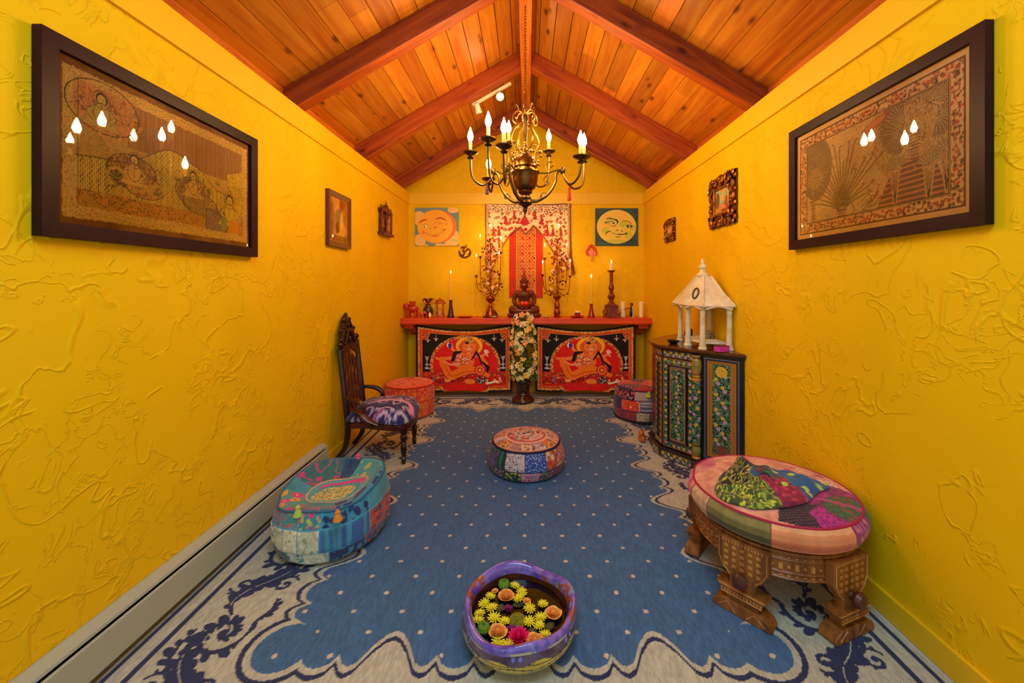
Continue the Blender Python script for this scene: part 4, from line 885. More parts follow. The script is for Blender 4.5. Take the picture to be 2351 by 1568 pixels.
CL = {(0,0):'lit yellow taper, upper left on the left candelabrum',(0,1):'lit yellow taper, lowest at far left of the left candelabrum',(0,2):'lit yellow taper, upper right on the left candelabrum',(0,3):'lit yellow taper, lower right on the left candelabrum',(0,4):'lit yellow taper, topmost in middle of the left candelabrum',
      (1,0):'lit yellow taper, upper left on the right candelabrum',(1,1):'lit yellow taper, lower left on the right candelabrum',(1,2):'lit yellow taper, upper right on the right candelabrum',(1,3):'lit yellow taper, lowest at far right of the right candelabrum',(1,4):'lit yellow taper, topmost in middle of the right candelabrum'}
candelabrum(1126,4.78,.25,[(1102.5,545,590,4.82),(1093.5,590,634,4.74),(1150,550,580,4.84),(1146,584,630,4.72),(1125,522,550,4.80)],'ornate gilt candelabrum with glass flowers on wide foot, left of statue',True,0)
candelabrum(1279,4.80,.26,[(1250.6,566,594,4.84),(1246,605,632,4.74),(1302,566,594,4.84),(1309,602,635,4.76),(1283.5,522,550,4.82)],'ornate gilt candelabrum with glass flowers on narrow foot, right of statue',False,1)
# ---------------------------------------------------------------- statue
BZ = mat('dark_bronze',(124,62,40),rough=.35,metal=.4,c2=(84,36,28),vscale=12)
d = 4.79; x = xx(1203.5,d); t = thing('buddha_statue',(x,d,SZ),'dark bronze seated meditating Buddha statue in the middle of the shelf','statue')
Zs = lambda py: zz(py,d)
b = MB(); b.lathe([(.19,0),(.195,.012),(.18,.02),(.172,.035),(.185,.045),(.175,.058),(0,.058)],(x,d,SZ),28,sy=.62)
for k in range(18): a = k*pi/9; b.ell((x+.178*math.cos(a),d+.11*math.sin(a),SZ+.03),(.026,.02,.016),8)
b.build('lotus_base', BZ, t)
q = lambda u,v,w_=0: Vector((x+u, d+w_, SZ+.058+v))
b = MB()
for s_ in (-1,1):
    b.tube(cr([q(s_*.03,.04,.0),q(s_*.10,.045,-.01),q(s_*.165,.035,-.03)],5),[.05,.045,.036],12); b.tube(cr([q(s_*.165,.03,-.03),q(s_*.10,.022,-.075),q(-s_*.02,.02,-.09)],5),[.032,.028,.02],12)
    b.ell(q(-s_*.05,.032,-.09),(.034,.014,.012),10)
    b.tube(cr([q(s_*.085,.235,.0),q(s_*.112,.19,.005),q(s_*.12,.13,.0),q(s_*.10,.095,-.02),q(s_*.055,.072,-.055),q(s_*.018,.062,-.075)],5),[.03,.028,.024,.02,.017,.014],12)
    b.ell(q(s_*.083,.232,.0),(.036,.03,.03),12); b.ell(q(s_*.043,.305,.01),(.007,.009,.022),8); b.ell(q(s_*.02,.058,-.08),(.026,.014,.009),8)
    b.ell(q(s_*.035,.20,-.028),(.035,.018,.026),10)
b.lathe([(.065,.03),(.06,.07),(.055,.10),(.066,.15),(.085,.2),(.08,.235),(.045,.255),(.026,.265),(.026,.29),(0,.29)],q(0,0,0),20,sy=.62)
b.ell(q(0,.315,-.004),(.042,.042,.05),16); b.ell(q(0,.348,.004),(.046,.046,.032),14); b.ell(q(0,.305,-.046),(.008,.010,.014),8); b.ell(q(0,.288,-.04),(.014,.007,.005),8); b.ell(q(0,.275,-.032),(.012,.012,.009),8)
for s_ in (-1,1): b.ell(q(s_*.017,.318,-.041),(.010,.005,.005),8); b.tube([q(s_*.007,.329,-.043),q(s_*.018,.333,-.042),q(s_*.03,.327,-.034)],.003,6)
b.build('body', BZ, t, remesh=.0045)
b = MB().lathe([(.05,.343),(.054,.352),(.046,.36),(.048,.372),(.036,.38),(.037,.39),(.024,.402),(.024,.412),(.013,.43),(.011,.455),(.005,.49),(0,.52)],q(0,0,.004),20)
for k in range(9): a = k*2*pi/9; b.ell(q(.048*math.cos(a),.366,.004+.048*math.sin(a)),(.008,.008,.016),8)
b.build('crown', BZ, t)
b = MB(); hc = q(0,.098,-.078)
for s_ in (-1,1): b.ell(hc+Vector((s_*.022,0,.008)),(.033,.018,.030),12)
b.lathe([(0,-.034),(.044,-.002),(.048,.006),(0,.014)],hc+Vector((0,0,0)),14,sy=.45)
tag(b.build('heart', mat('bright_red',(214,30,16),rough=.3,coat=.4), None),'bright red heart-shaped object in the lap of the bronze statue','ornament')
# ---------------------------------------------------------------- small things on the shelf
RG = mat('red_glaze',(190,44,22),rough=.25,coat=.5); d = 4.78
def small(name,label,cat,mb,m,**k): return tag(mb.build(name,m,None,**k),label,cat)
def elephant(x,y,z,s,mb,face=-1):
    g = lambda u,v,w_: Vector((x+u*s*face,y+w_*s,z+v*s))
    mb.ell(g(0,.62,0),(.42*s,.26*s,.3*s),14); mb.ell(g(.48,.78,0),(.22*s,.2*s,.22*s),12)
    for u in (-.26,.26):
        for w_ in (-.14,.14): mb.tube([g(u,.5,w_),g(u,0,w_)],[.11*s,.09*s],10)
    mb.tube(cr([g(.64,.8,0),g(.78,.55,0),g(.76,.25,0),g(.86,.16,0)],5),[.09*s,.06*s,.04*s],8)
    for w_ in (-1,1): mb.ell(g(.42,.78,w_*.22),(.15*s,.03*s,.2*s),10); mb.tube(cr([g(.6,.66,w_*.08),g(.74,.58,w_*.1),g(.82,.64,w_*.1)],4),[.025*s,.01*s],6)
    mb.tube(cr([g(-.42,.7,0),g(-.5,.5,0),g(-.48,.3,0)],4),[.03*s,.015*s],6)
b = MB(); elephant(xx(945,d)+.01,d,SZ,.165,b); b.box((xx(945,d)+.01,d,SZ+.165),(.06,.07,.05)); small('elephant_figurine','red glazed elephant figurine at the left end of the shelf','figurine',b,RG)
b = MB(); elephant(xx(967,4.69),4.69,SZ,.08,b,1); small('elephant_figurine','small orange-red elephant standing just right of the larger red one','figurine',b,mat('orange_glaze',(206,80,34),rough=.3,coat=.3))
x = xx(982,d+.05); y = d+.07; t = thing('leafy_pot',(x,y,SZ),'dark round pot with curling leaves on the left of the shelf','pot')
MB().lathe([(.03,0),(.05,.02),(.062,.06),(.055,.1),(.036,.13),(.03,.14),(.036,.15),(.028,.15),(0,.14)],(x,y,SZ),20).build('pot', mat('dark_brown_glaze',(70,30,20),rough=.25,coat=.4), t)
rg = random.Random(2)
for k in range(8):
    a = k*pi/4+.2; b = MB(); L = .07+.02*rg.random()
    b.tube(cr([(x,y,SZ+.14),(x+L*.4*math.cos(a),y+L*.35*math.sin(a),SZ+.20),(x+L*.8*math.cos(a),y+L*.6*math.sin(a),SZ+.215),(x+L*math.cos(a),y+L*.7*math.sin(a),SZ+.17+.03*rg.random())],5),[.004,.014,.012,.002],6,flat=.35)
    b.build('leaf', mat('dark_leaf',(80,34,30) if k%2 else (196,70,40),rough=.4) if k%2 else mat('red_leaf',(190,60,34),rough=.4), t)
b = MB(); x = xx(987,4.70); b.ell((x,4.70,SZ+.03),(.018,.015,.03),12); b.tube([(x,4.70,SZ+.055),(x,4.70,SZ+.07)],.004,6); small('cream_bud','small cream bulb-shaped object in front of the dark leafy pot','ornament',b,WAXW)
x = xx(1010,4.76); t = thing('miniature_shrine',(x,4.76,SZ),'miniature open orange-brown wooden shrine beside the dark taper holder','shrine'); GW = mat('orange_wood',(196,96,40),rough=.45,c2=(140,60,24),vscale=20)
b = MB(); b.bx(x-.05,x+.05,4.715,4.805,SZ,SZ+.018); b.bx(x-.045,x+.045,4.72,4.80,SZ+.018,SZ+.03); b.build('plinth', GW, t, smooth=False)
for sx in (-1,1):
    for sy in (-1,1): MB().lathe([(.007,.03),(.009,.05),(.005,.06),(.005,.15),(.008,.16),(0,.16)],(x+sx*.038,4.76+sy*.034,SZ),8).build('post', GW, t)
MB().lathe([(.07,.16),(.072,.17),(.055,.185),(.05,.2),(.02,.215),(.01,.225),(0,.24)],(x,4.76,SZ),4).build('roof', GW, t, smooth=False)
b = MB(); b.ell((x,4.76,SZ+.06),(.016,.014,.028),10); b.ell((x,4.76,SZ+.10),(.010,.010,.013),10); b.bx(x-.02,x+.02,4.745,4.775,SZ+.031,SZ+.045); small('tiny_figurine','tiny pale figurine sitting inside the miniature orange shrine','figurine',b,mat('pale_gold',(226,160,80),rough=.4))
for px,py0,w_,lab,c in ((1067,0,.095,'shallow orange dish between dark taper holder and left candelabrum',(206,96,40)),(1325,0,.085,'shallow red dish under the small striped cup',(190,40,22))):
    b = MB().lathe([(w_*.6,0),(w_*.7,.004),(w_,.016),(w_*1.02,.02),(w_*.9,.017),(w_*.6,.007),(0,.006)],(xx(px,4.75),4.75,SZ),28); small('dish',lab,'dish',b,mat('dish_%d'%c[1],c,rough=.3,coat=.4))
x = xx(1326,4.76); t = thing('cup',(x,4.76,SZ+.0075),'small blue, red and white striped cup on the red dish','cup')
MB().lathe([(.024,.0),(.03,.004),(.032,.06),(.03,.062),(.028,.058),(.026,.01),(0,.008)],(x,4.76,SZ+.0075),20).build('cup_body', mat('cup_blue',(40,40,120),rough=.3), t)
MB().lathe([(.0325,.012),(.0335,.014),(.0345,.034),(.0325,.036)],(x,4.76,SZ+.0075),20).build('red_band', mat('cup_red',(190,30,30),rough=.3), t); MB().lathe([(.026,.048),(.0325,.05),(.0335,.064),(.02,.072),(0,.073)],(x,4.76,SZ+.0075),20).build('white_cap', WAXW, t)
for px,lab in ((1134,'small green and white blossom sprig at the foot of left candelabrum'),(1255,'small green and white blossom sprig right of the bronze statue')):
    x = xx(px,4.68); b = MB(); 
    for k in range(6): a = k*pi/3; b.ell((x+.015*math.cos(a),4.68+.012*math.sin(a),SZ+.014),(.010,.008,.008),8,col=(120,150,60) if k%2 else (240,226,190))
    b.ell((x,4.68,SZ+.02),(.008,.008,.010),8,col=(90,140,40)); b.tube([(x-.03,4.68,SZ+.003),(x+.03,4.685,SZ+.003)],.0028,6,col=(90,120,40)); small('blossom_sprig',lab,'flower',b,PNT)
# black and white figurine with outstretched arm
x = xx(1449,4.76); y = 4.76; t = thing('figurine',(x,y,SZ),'small black and white robed figurine with outstretched red arm on the shelf','figurine')
b = MB().lathe([(.028,0),(.03,.008),(.024,.012),(.026,.05),(.022,.09),(.015,.12),(0,.125)],(x+.01,y,SZ),16,sy=.8); b.build('white_robe', mat('porcelain',(236,220,200),rough=.25), t)
b = MB().tube(cr([(x-.006,y-.022,SZ+.01),(x-.008,y-.024,SZ+.05),(x-.004,y-.018,SZ+.10),(x,y-.004,SZ+.125)],4),[.014,.018,.014,.006],8); b.build('black_sash', mat('black_glaze',(20,16,20),rough=.3), t)
b = MB().ell((x,y,SZ+.142),(.016,.016,.019),12); b.tube(cr([(x-.008,y-.006,SZ+.105),(x-.04,y-.006,SZ+.108),(x-.075,y-.008,SZ+.098)],4),[.009,.007,.005],8); b.ell((x-.08,y-.008,SZ+.097),(.009,.005,.006),8); b.build('head_and_arm', mat('terracotta_red',(176,70,40),rough=.4), t)
MB().ell((x+.006,y+.005,SZ+.152),(.019,.018,.018),12).build('hair', mat('black_glaze',(20,16,20),rough=.3), t)
# ---------------------------------------------------------------- urn and the flower column
d = 4.52; x = xx(1201,d); y = d+.02
URN = mat('dark_urn',(48,20,16),rough=.2,coat=.5)
tag(MB().lathe([(.125,.012),(.13,.02),(.128,.035),(.105,.06),(.08,.075),(.072,.085),(.078,.095),(.07,.105),(.07,.14),(.078,.18),(.095,.215),(.105,.235),(.11,.238),(.1,.24),(.09,.225),(0,.22)],(x,y,0),32).build('urn', URN, None),'dark footed urn standing on the rug below the middle of the shelf','urn')
fa = thing('flower_arrangement',(x,y,.2205),'tall column of cream and yellow silk blossoms standing in the dark urn','flowers')
MB().tube([(x,y,.2205),(x,y+.01,.5),(x,y+.01,.95)],[.055,.05,.03],10).build('stems', mat('stem_green',(70,84,30),rough=.7), fa)
rg = random.Random(11); LV = mat('leaf_green',(104,140,44),rough=.5,c2=(50,76,26),vscale=20); b = MB()
for i in range(330):
    a = rg.uniform(0,2*pi); z = rg.uniform(.25,.97); r = rg.uniform(.08,.16)*(1 if z < .85 else .75); p = Vector((x+r*math.cos(a),y-.0+r*.68*math.sin(a),z))
    if p.y > 4.60: continue
    R = Matrix.Rotation(rg.uniform(0,6),3,'Z') @ Matrix.Rotation(rg.uniform(-1.2,1.2),3,'Y'); b.ell(p,(.030,.014,.003),8,R=R)
o = b.build('foliage', LV, fa); o['kind'] = 'stuff'
def blossom(p, nrm, R, kind, m1):
    mb = MB(); n_ = Vector(nrm).normalized(); u_ = n_.cross(Vector((0,0,1))); u_ = u_.normalized() if u_.length > .1 else Vector((1,0,0)); v_ = n_.cross(u_)
    rings = ((5,1.0,.12),(5,.62,.45)) if kind else ((6,1.0,.25),)
    for (k,rr,lift) in rings:
        for i in range(k):
            a = 2*pi*i/k+rr*2; e = u_*math.cos(a)+v_*math.sin(a); s_ = u_*-math.sin(a)+v_*math.cos(a); vs = []
            for j,(t,wd) in enumerate(((0,.10),(.3,.34),(.65,.42 if kind else .3),(1,.12))):
                for q_ in (-1,0,1): vs.append(p+e*(R*rr*t)+s_*(R*wd*rr*q_)+n_*(R*(lift*t+.25*math.sin(t*pi*.9)*(1 if kind else .6)-(.10*(1-abs(q_)) if j<3 else 0))))
            mb.add(vs,[(j*3+q_,j*3+q_+1,j*3+q_+4,j*3+q_+3) for j in range(3) for q_ in range(2)])
    o_ = mb.build('blossom', m1, fa, sub=1); md = o_.modifiers.new('solid','SOLIDIFY'); md.thickness = .0016
    return o_
PETC = [mat('petal_cream',(250,232,150),rough=.6),mat('petal_yellow',(248,206,96),rough=.6),mat('petal_white',(252,244,200),rough=.6),mat('petal_peach',(250,176,100),rough=.6)]
n = 0
for i in range(600):
    if n >= 76: break
    a = rg.uniform(-pi*.98,-.02*pi) if rg.random() < .9 else rg.uniform(0,pi); z = .27+.72*((n*0.618)%1); r = rg.uniform(.10,.145)*(1 if .3<z<.85 else .8)
    p = Vector((x+r*math.cos(a),y+r*.62*math.sin(a),z))
    if p.y > 4.59: continue
    ci = rg.choice([0,0,0,1,1,2,3]); o = blossom(p,(math.cos(a),math.sin(a)*.9-.2,.15),rg.uniform(.033,.045),ci!=2,PETC[ci]); o['label'] = '%s blossom'%['cream','yellow','white','peach'][ci]; n += 1
# ================================================================ POUFFES
FZ = .0118      # top of the rug
def pouffe(name,label,cx,cy,prof,Rn,sidefn,topprof,topfn,pipe,pipem,tag_cat='pouffe',squash=None,nu=420,nv=110,ntop=90,wob=.006,seed=1,base=None):
    """prof: (radius, height) pairs of the side; topprof: (radius, height) pairs of the top from the rim to the middle"""
    t = thing(name,(cx,cy,FZ),label,tag_cat)
    def surfpos(pr,n,ang):
        s = np.linspace(0,1,n); L = np.cumsum([0]+[math.hypot(pr[i+1][0]-pr[i][0],pr[i+1][1]-pr[i][1]) for i in range(len(pr)-1)]); L /= L[-1]
        r = np.interp(s,L,[p[0] for p in pr]); z = np.interp(s,L,[p[1] for p in pr])
        for _ in range(3): r[1:-1] = (r[:-2]+2*r[1:-1]+r[2:])/4; z[1:-1] = (z[:-2]+2*z[1:-1]+z[2:])/4
        A,R = np.meshgrid(ang,r); _,Z = np.meshgrid(ang,z); return A,R,Z
    ang = np.linspace(0,2*pi,nu,endpoint=False)
    A,R,Z = surfpos(prof,nv,ang)
    w_ = 1+wob*4*(vn(np.cos(A)*3+9,np.sin(A)*3+Z*9,1,seed)-.5)+wob*np.abs(np.sin(A*7))
    def fin(A,R,Z):
        x = R*np.cos(A); y = R*np.sin(A)
        if squash: x,y,Z = squash(x,y,Z)
        return st3(cx+x,cy+y,FZ+Z)
    c = Cv(np.degrees(A),Z/Z.max(),(120,120,120)); sidefn(c); grid('side_cover',fin(A,R*w_,Z),np.clip(c.C,0,1),FAB,t,closeu=True)
    A2,R2,Z2 = surfpos(topprof,ntop,ang); w2 = 1+(w_[-1:,:]-1)*(R2/R2.max())
    c = Cv(R2*np.cos(A2)/R2.max(),R2*np.sin(A2)/R2.max(),(120,120,120)); topfn(c); grid('top_panel',fin(A2,R2*w2,Z2),np.clip(c.C,0,1),FAB,t,closeu=True)
    for (r,z,th,m) in pipe:
        k = 80; aa = np.linspace(0,2*pi,k,endpoint=False); ww = np.interp(aa,ang,w_[-1]); p = fin(aa[None,:],np.full((1,k),r)*ww,np.full((1,k),z))[0]; MB().tube([tuple(q) for q in p],th,7,closed=True).build('piping',m,t)
    return t
def deg(c,a0,a1,v0=0,v1=1):
    X = c.X; k = ((X-a0)%360 < (a1-a0)); return k&(c.Y>=v0)&(c.Y<=v1)
def dt(a,s=.9): return a
NAVY = mat('navy_piping',(28,24,66),rough=.8); PINKP = mat('crimson_piping',(176,30,70),rough=.8); TEALP = mat('teal_piping',(52,104,140),rough=.8); CREAMP = mat('salmon_piping',(226,150,110),rough=.8)
# scaled canvas trick: degrees along x, height along y; small cells use their own scaled copies
def patches(c,rows,cell=5.5,seed=0,seam=(40,40,80),asp=44,fine=.7):
    """rows: (v0, v1, [(a0,a1,style,cols,scale)])"""
    Y0 = c.Y.copy(); c.Y = Y0*asp          # degrees per unit of height, so that cells are round
    for (v0,v1,ps) in rows:
        for i,(a0,a1,stl,cols,sc) in enumerate(ps):
            k = ((c.X-a0)%360 < (a1-a0)%360.0001)&(Y0>=v0)&(Y0<v1); c.tex(k,stl,cols,sc*fine,seed+i*3+int(v0*10))
    for (v0,v1,ps) in rows:
        for (a0,a1,*_) in ps:
            d = np.abs((c.X-a0+180)%360-180); c.m((d<.5)&(Y0>=v0)&(Y0<v1),seam)
        c.m(np.abs(Y0-v0)<.012,seam)
    c.Y = Y0
K=(24,22,34); W_=(230,214,200); RD=(200,50,44); OR=(232,90,36); TL=(60,150,150); NB=(36,40,110); PK=(226,120,150); MG=(200,30,130); YL=(216,200,60); GN=(50,110,70); PU=(120,40,140); CM=(228,200,164)
# centre pouffe
def cs(c):
    patches(c,[(.0,.42,[(120,235,'speck',[K,W_,PU],3),(235,262,'floral',[(26,24,40),YL,(160,190,40),GN],9),(262,290,'floral',[(216,150,170),TL,MG,W_,PK],6),(290,312,'speck',[K,W_,(150,130,140)],3),(312,330,'noise',[(190,50,50),(150,30,60)],8),(330,480,'floral',[(30,40,90),RD,W_,OR],8)]),
               (.42,1.01,[(150,207,'speck',[K,(170,150,150),(90,60,80)],3.2),(207,225,'floral',[(40,70,90),(140,40,170),PU,GN],11),(225,238,'sx',[(30,60,60),(40,120,70),(30,40,80)],8),(238,268,'scroll',[(216,196,190),(100,80,110),(190,160,180)],4),(268,300,'speck',[(44,70,150),(60,90,170),(190,200,220)],3),(300,318,'check',[(200,110,50),RD,CM],9),(318,510,'floral',[(196,120,50),RD,(230,200,190),PU],7)])],seed=3)
def ct(c):
    A = np.degrees(np.arctan2(c.Y,c.X)); R = np.hypot(c.X,c.Y)
    k = R > .62; n = 14; seg = np.floor((A+180)/360*n)
    cols = [[(222,196,180),(150,110,120),W_],[(224,160,60),OR,GN,RD],[(214,190,200),PU,TL,W_],[(226,190,150),(170,110,100)]]
    for i in range(n): c.tex(k&(seg==i),'floral' if i%2 else 'noise',cols[i%4] if i%2 else cols[(i//2)%2*3][:2],.11,i)
    c.m(k&(np.abs(((A+180)/360*n)%1-.0)<.06),(70,40,80)); c.tex(R<=.60,'floral',[(214,170,150),RD,(190,60,60),TL,(40,60,60),W_],.16,5); c.m(np.abs(R-.61)<.03,(236,190,170)); c.m(np.abs(R-.55)<.025,(206,60,60)); c.m(np.abs(R-.30)<.02,(236,200,180))
pouffe('pouffe','small round navy and pink patchwork pouffe alone in the middle of the rug',-.005,2.885,[(.06,0),(.21,.002),(.245,.02),(.268,.07),(.272,.11),(.262,.15),(.236,.205)],0,cs,[(.236,.205),(.2,.222),(.12,.242),(.04,.25),(0,.25)],ct,[(.237,.203,.007,NAVY),(.229,.212,.0045,CREAMP)],None)
# teal pouffe, sunk top
TQ=(64,150,160); TD=(40,90,130)
def ts(c):
    BW = [(200,200,168),(236,232,206),(150,160,140),(222,216,180)]
    patches(c,[(.0,.30,[(150,252,'scroll',[(50,120,120),(200,50,110),(46,104,116)],6),(252,292,'scroll',[(206,210,180),(60,110,150),(240,236,220),TQ],7),(292,330,'floral',[(40,60,100),(30,44,84),(60,140,170)],12),(330,510,'floral',[TD,RD,TQ],9)]),
               (.30,.72,[(150,232,'scroll',[(208,204,176),(50,90,150),(244,240,226)],7),(232,248,'scroll',BW,5),(248,264,'scroll',BW[::-1],5),(264,284,'scroll',BW,6),(284,300,'sx',[(60,110,170),TQ,(70,120,180)],9),(300,334,'sx',[(60,100,160),(70,150,180),(60,100,160)],13),(334,510,'floral',[(200,70,60),TQ,(60,60,90),OR],8)]),
               (.72,1.01,[(150,240,'scroll',[(60,120,130),(206,50,130),(60,140,150)],6),(240,262,'speck',[TQ,OR,RD,(60,130,130)],4),(262,285,'floral',[(60,140,150),(220,60,130),(190,190,90)],7),(285,335,'floral',[(60,140,170),(30,50,100),(36,60,110)],13),(335,510,'noise',[TQ,(70,140,160)],9)])],seed=7,seam=(70,160,190),asp=55)
    c.shade(.08,7,3)
def tt(c):
    c.tex(None,'noise',[(56,130,150),(80,160,170)],.3,4); A = np.degrees(np.arctan2(c.Y,c.X)); R = np.hypot(c.X,c.Y)
    k = (A>100)&(A<165)&(R>.4); c.tex(k,'scroll',[(50,110,110),(206,50,120),(50,100,110)],.12,2); k = (A>75)&(A<100)&(R>.45); c.tex(k,'noise',[(30,60,100),(40,80,120)],.1,3); k = (A>20)&(A<75)&(R>.4); c.tex(k,'floral',[(70,160,160),(200,180,90),TQ],.2,6)
    k = (A>-60)&(A<10)&(R>.5); c.tex(k,'floral',[(60,140,170),(40,60,110)],.3,6); k=(A>-175)&(A<-120)&(R>.55); c.tex(k,'floral',[(80,150,150),(214,50,130),(220,160,50)],.25,8); k=(A>-120)&(A<-60)&(R>.62); c.tex(k,'scroll',[(60,120,130),(206,60,120)],.1,9)
    c.ell(.08,.02,.62,.46,(224,160,90),rot=.2); c.ell(.08,.02,.59,.43,(90,160,170),rot=.2); c.ell(.10,.14,.48,.22,(226,50,140),rot=.2); c.ell(.06,-.04,.5,.3,TQ,rot=.2); e = c.ell(.04,-.08,.44,.26,(190,180,100),rot=.2); c.tex(e,'speck',[(186,170,90),(70,150,130),(230,210,140)],.06,3)
def sq(x,y,z):
    f = z/.33; tilt = np.clip(f,0,1)**2; a = np.arctan2(y,x); r = np.hypot(x,y)
    z2 = z + tilt*(.05*(y/.28)+.030*(x/.28)+.022*np.sin(a*3+.6)*np.clip(r/.2,0,1))
    return x*(1+.02*np.sin(3*a)), y*1.02, np.maximum(z2,z*0+np.minimum(z,.001))
tp = pouffe('pouffe','slumped turquoise patchwork pouffe with coloured tassels by the left wall heater',-1.015,2.12,[(.08,0),(.225,.003),(.258,.03),(.275,.10),(.274,.18),(.258,.235),(.242,.275)],0,ts,[(.242,.275),(.225,.282),(.20,.262),(.15,.238),(.08,.226),(0,.222)],tt,[(.244,.275,.0055,TEALP)],None,squash=sq,wob=.012,seed=8)
def tassel(cx,cy,z,c,nm,L=.05):
    b = MB(); b.lathe([(0,0),(.004,-.004),(.012,-.014),(.009,-.02),(.015,-.035),(.021,-L),(0,-L)][::1],(cx,cy,z),12); o = b.build('tassel',mat('tassel_yarn_'+nm,c,rough=.95,bump=.6,bscale=200),tp); o['label'] = nm+' tassel'
for (px,py,dd,c,nm) in ((684,1158,1.865,(190,214,90),'lime green'),(775,1168,1.835,(244,150,30),'orange'),(822,1040,2.36,(244,90,140),'pink')):
    q = P(px,py,dd); tassel(q.x,q.y,q.z,c,nm,.052)
# orange pouffe
def osd(c):
    patches(c,[(.0,.55,[(a,a+30,'scroll' if i%2 else 'noise',[(222,76,20),(196,30,30),(236,120,30)] if i%2 else [(220,80,16),(232,130,30)],5) for i,a in enumerate(range(0,360,30))]),
               (.55,1.01,[(a,a+40,'scroll' if i%2==0 else 'floral',[(226,80,30),(206,30,50),(240,150,50)],6) for i,a in enumerate(range(10,370,40))])],seed=5,seam=(200,40,30))
def ot(c):
    A = np.degrees(np.arctan2(c.Y,c.X)); c.tex(None,'noise',[(226,100,24),(240,140,40)],.2,3); k = np.abs(np.sin(np.radians(A*3))) < .35; c.tex(k,'scroll',[(214,60,30),(200,30,40),(240,120,40)],.1,4); R = np.hypot(c.X,c.Y); c.tex((R>.8),'scroll',[(216,60,30),(240,130,60)],.09,5); c.m((np.abs(R-.8)<.02)|(np.abs(R-.45)<.02),(200,40,40)); c.tex(c.E(-.1,.6,.14,.2)<1,'noise',[(190,40,20),(200,50,30)],.1,2)
pouffe('pouffe','bright orange patchwork pouffe in the back left corner behind the carved chair',-1.185,4.10,[(.06,0),(.215,.003),(.238,.03),(.246,.12),(.244,.22),(.232,.31)],0,osd,[(.232,.31),(.21,.325),(.12,.33),(.05,.326),(0,.326)],ot,[(.233,.31,.005,mat('red_piping',(190,30,24),rough=.8))],None)
# right pouffe
def rs(c):
    patches(c,[(.0,.38,[(150,215,'scroll',[(120,30,40),(190,40,60),(40,50,120)],5),(215,244,'scroll',[(130,40,50),(200,60,60),(60,90,150)],4),(244,270,'speck',[(200,180,150),(230,214,190),(90,60,70)],3),(270,285,'dots',[K,W_,W_],4),(285,510,'speck',[(44,44,60),(120,120,130),(40,40,110)],3.4)]),
               (.38,.72,[(150,212,'noise',[NB,(40,30,90)],5),(212,228,'floral',[(222,60,20),(240,120,50),(226,80,30)],9),(228,252,'floral',[(226,60,24),(240,200,160),(226,80,30)],10),(252,276,'sy',[(150,150,170),(60,60,100),(200,200,210)],3),(276,292,'noise',[NB,(24,24,70)],5),(292,305,'sy',[K,(190,190,200)],4),(305,510,'speck',[K,(180,170,160)],4)]),
               (.72,1.01,[(150,240,'floral',[K,(220,80,90),(200,40,70),(190,120,110)],7),(240,275,'dots',[(206,180,160),(60,40,110),(90,50,100)],4.5),(275,510,'speck',[(28,28,44),(190,160,170),(60,60,120)],4)])],seed=9,seam=(30,30,90),asp=52)
def rt(c):
    A = np.degrees(np.arctan2(c.Y,c.X)); c.tex(None,'speck',[(36,36,66),(206,70,60),(40,60,140),(220,140,100)],.09,3)
    k = (A>-60)&(A<60)&(np.hypot(c.X,c.Y)<.85); c.tex(k,'noise',[(196,90,30),(220,130,50)],.15,5); k = (A>120)&(A<200); c.tex(k,'noise',[(206,110,50),(190,40,50)],.2,5); k = (A>-120)&(A<-80); c.tex(k,'noise',[(170,30,50),(150,20,60)],.2,5)
p4 = pouffe('pouffe','round indigo, red and black patchwork pouffe beside the painted cabinet',1.135,4.02,[(.07,0),(.235,.003),(.262,.03),(.272,.10),(.27,.17),(.258,.25),(.235,.305)],0,rs,[(.235,.305),(.21,.32),(.12,.325),(.05,.322),(0,.322)],rt,[(.263,.025,.006,mat('black_piping',(16,14,20),rough=.8)),(.237,.303,.005,NAVY)],None)
q = P(1490,898,3.76); b = MB(); b.lathe([(0,0),(.006,-.006),(.016,-.016),(.012,-.022),(.024,-.055),(0,-.055)],q,12); o = b.build('tassel',mat('tassel_lime',(190,200,40),rough=.95),p4); o['label'] = 'lime tassel'
# ================================================================ LOW ROUND TABLE, CUSHION, SCARF
cx, cy, R0 = 1.092, 1.817, .318
TWL = wood('highlight_teak',(200,138,70),(150,92,40),'Z',rough=.42,sc=2.2,bump=.5)  # lighter wood puts highlights into the colour of the raised carving
TWD = wood('carved_teak',(160,98,40),(96,52,20),'Z',rough=.42,sc=2.2,bump=.5)
t = thing('low_table',(cx,cy,FZ),'low round carved brown wooden table with bracket legs, near right wall','table')
RB = R0-.012
prof = [(RB-.03,.190),(RB,.192),(RB+.006,.198),(RB,.204),(RB,.214),(RB+.005,.219),(RB,.224),(RB,.262),(RB+.005,.267),(RB,.272),(RB,.283),(RB+.009,.29),(RB+.009,.300),(RB-.01,.302),(0,.302)]
MB().lathe(prof+[(0,.302)][:0],(cx,cy,FZ),72).build('apron',TWD,t)
b = MB()
for i in range(72):
    a = 2*pi*i/72; u = Vector((math.cos(a),math.sin(a),0)); R = Matrix.Rotation(a,3,'Z'); b.box(Vector((cx,cy,FZ+.243))+u*(RB+.002),(.008,.014,.022) if i%2 else (.008,.010,.008),R)
    b.box(Vector((cx,cy,FZ+.209))+u*(RB+.001),(.006,.012,.005),R); b.box(Vector((cx,cy,FZ+.277))+u*(RB+.001),(.006,.010,.004),R)
o = b.build('carved_studs',TWL,t,smooth=False); o['kind'] = 'stuff'
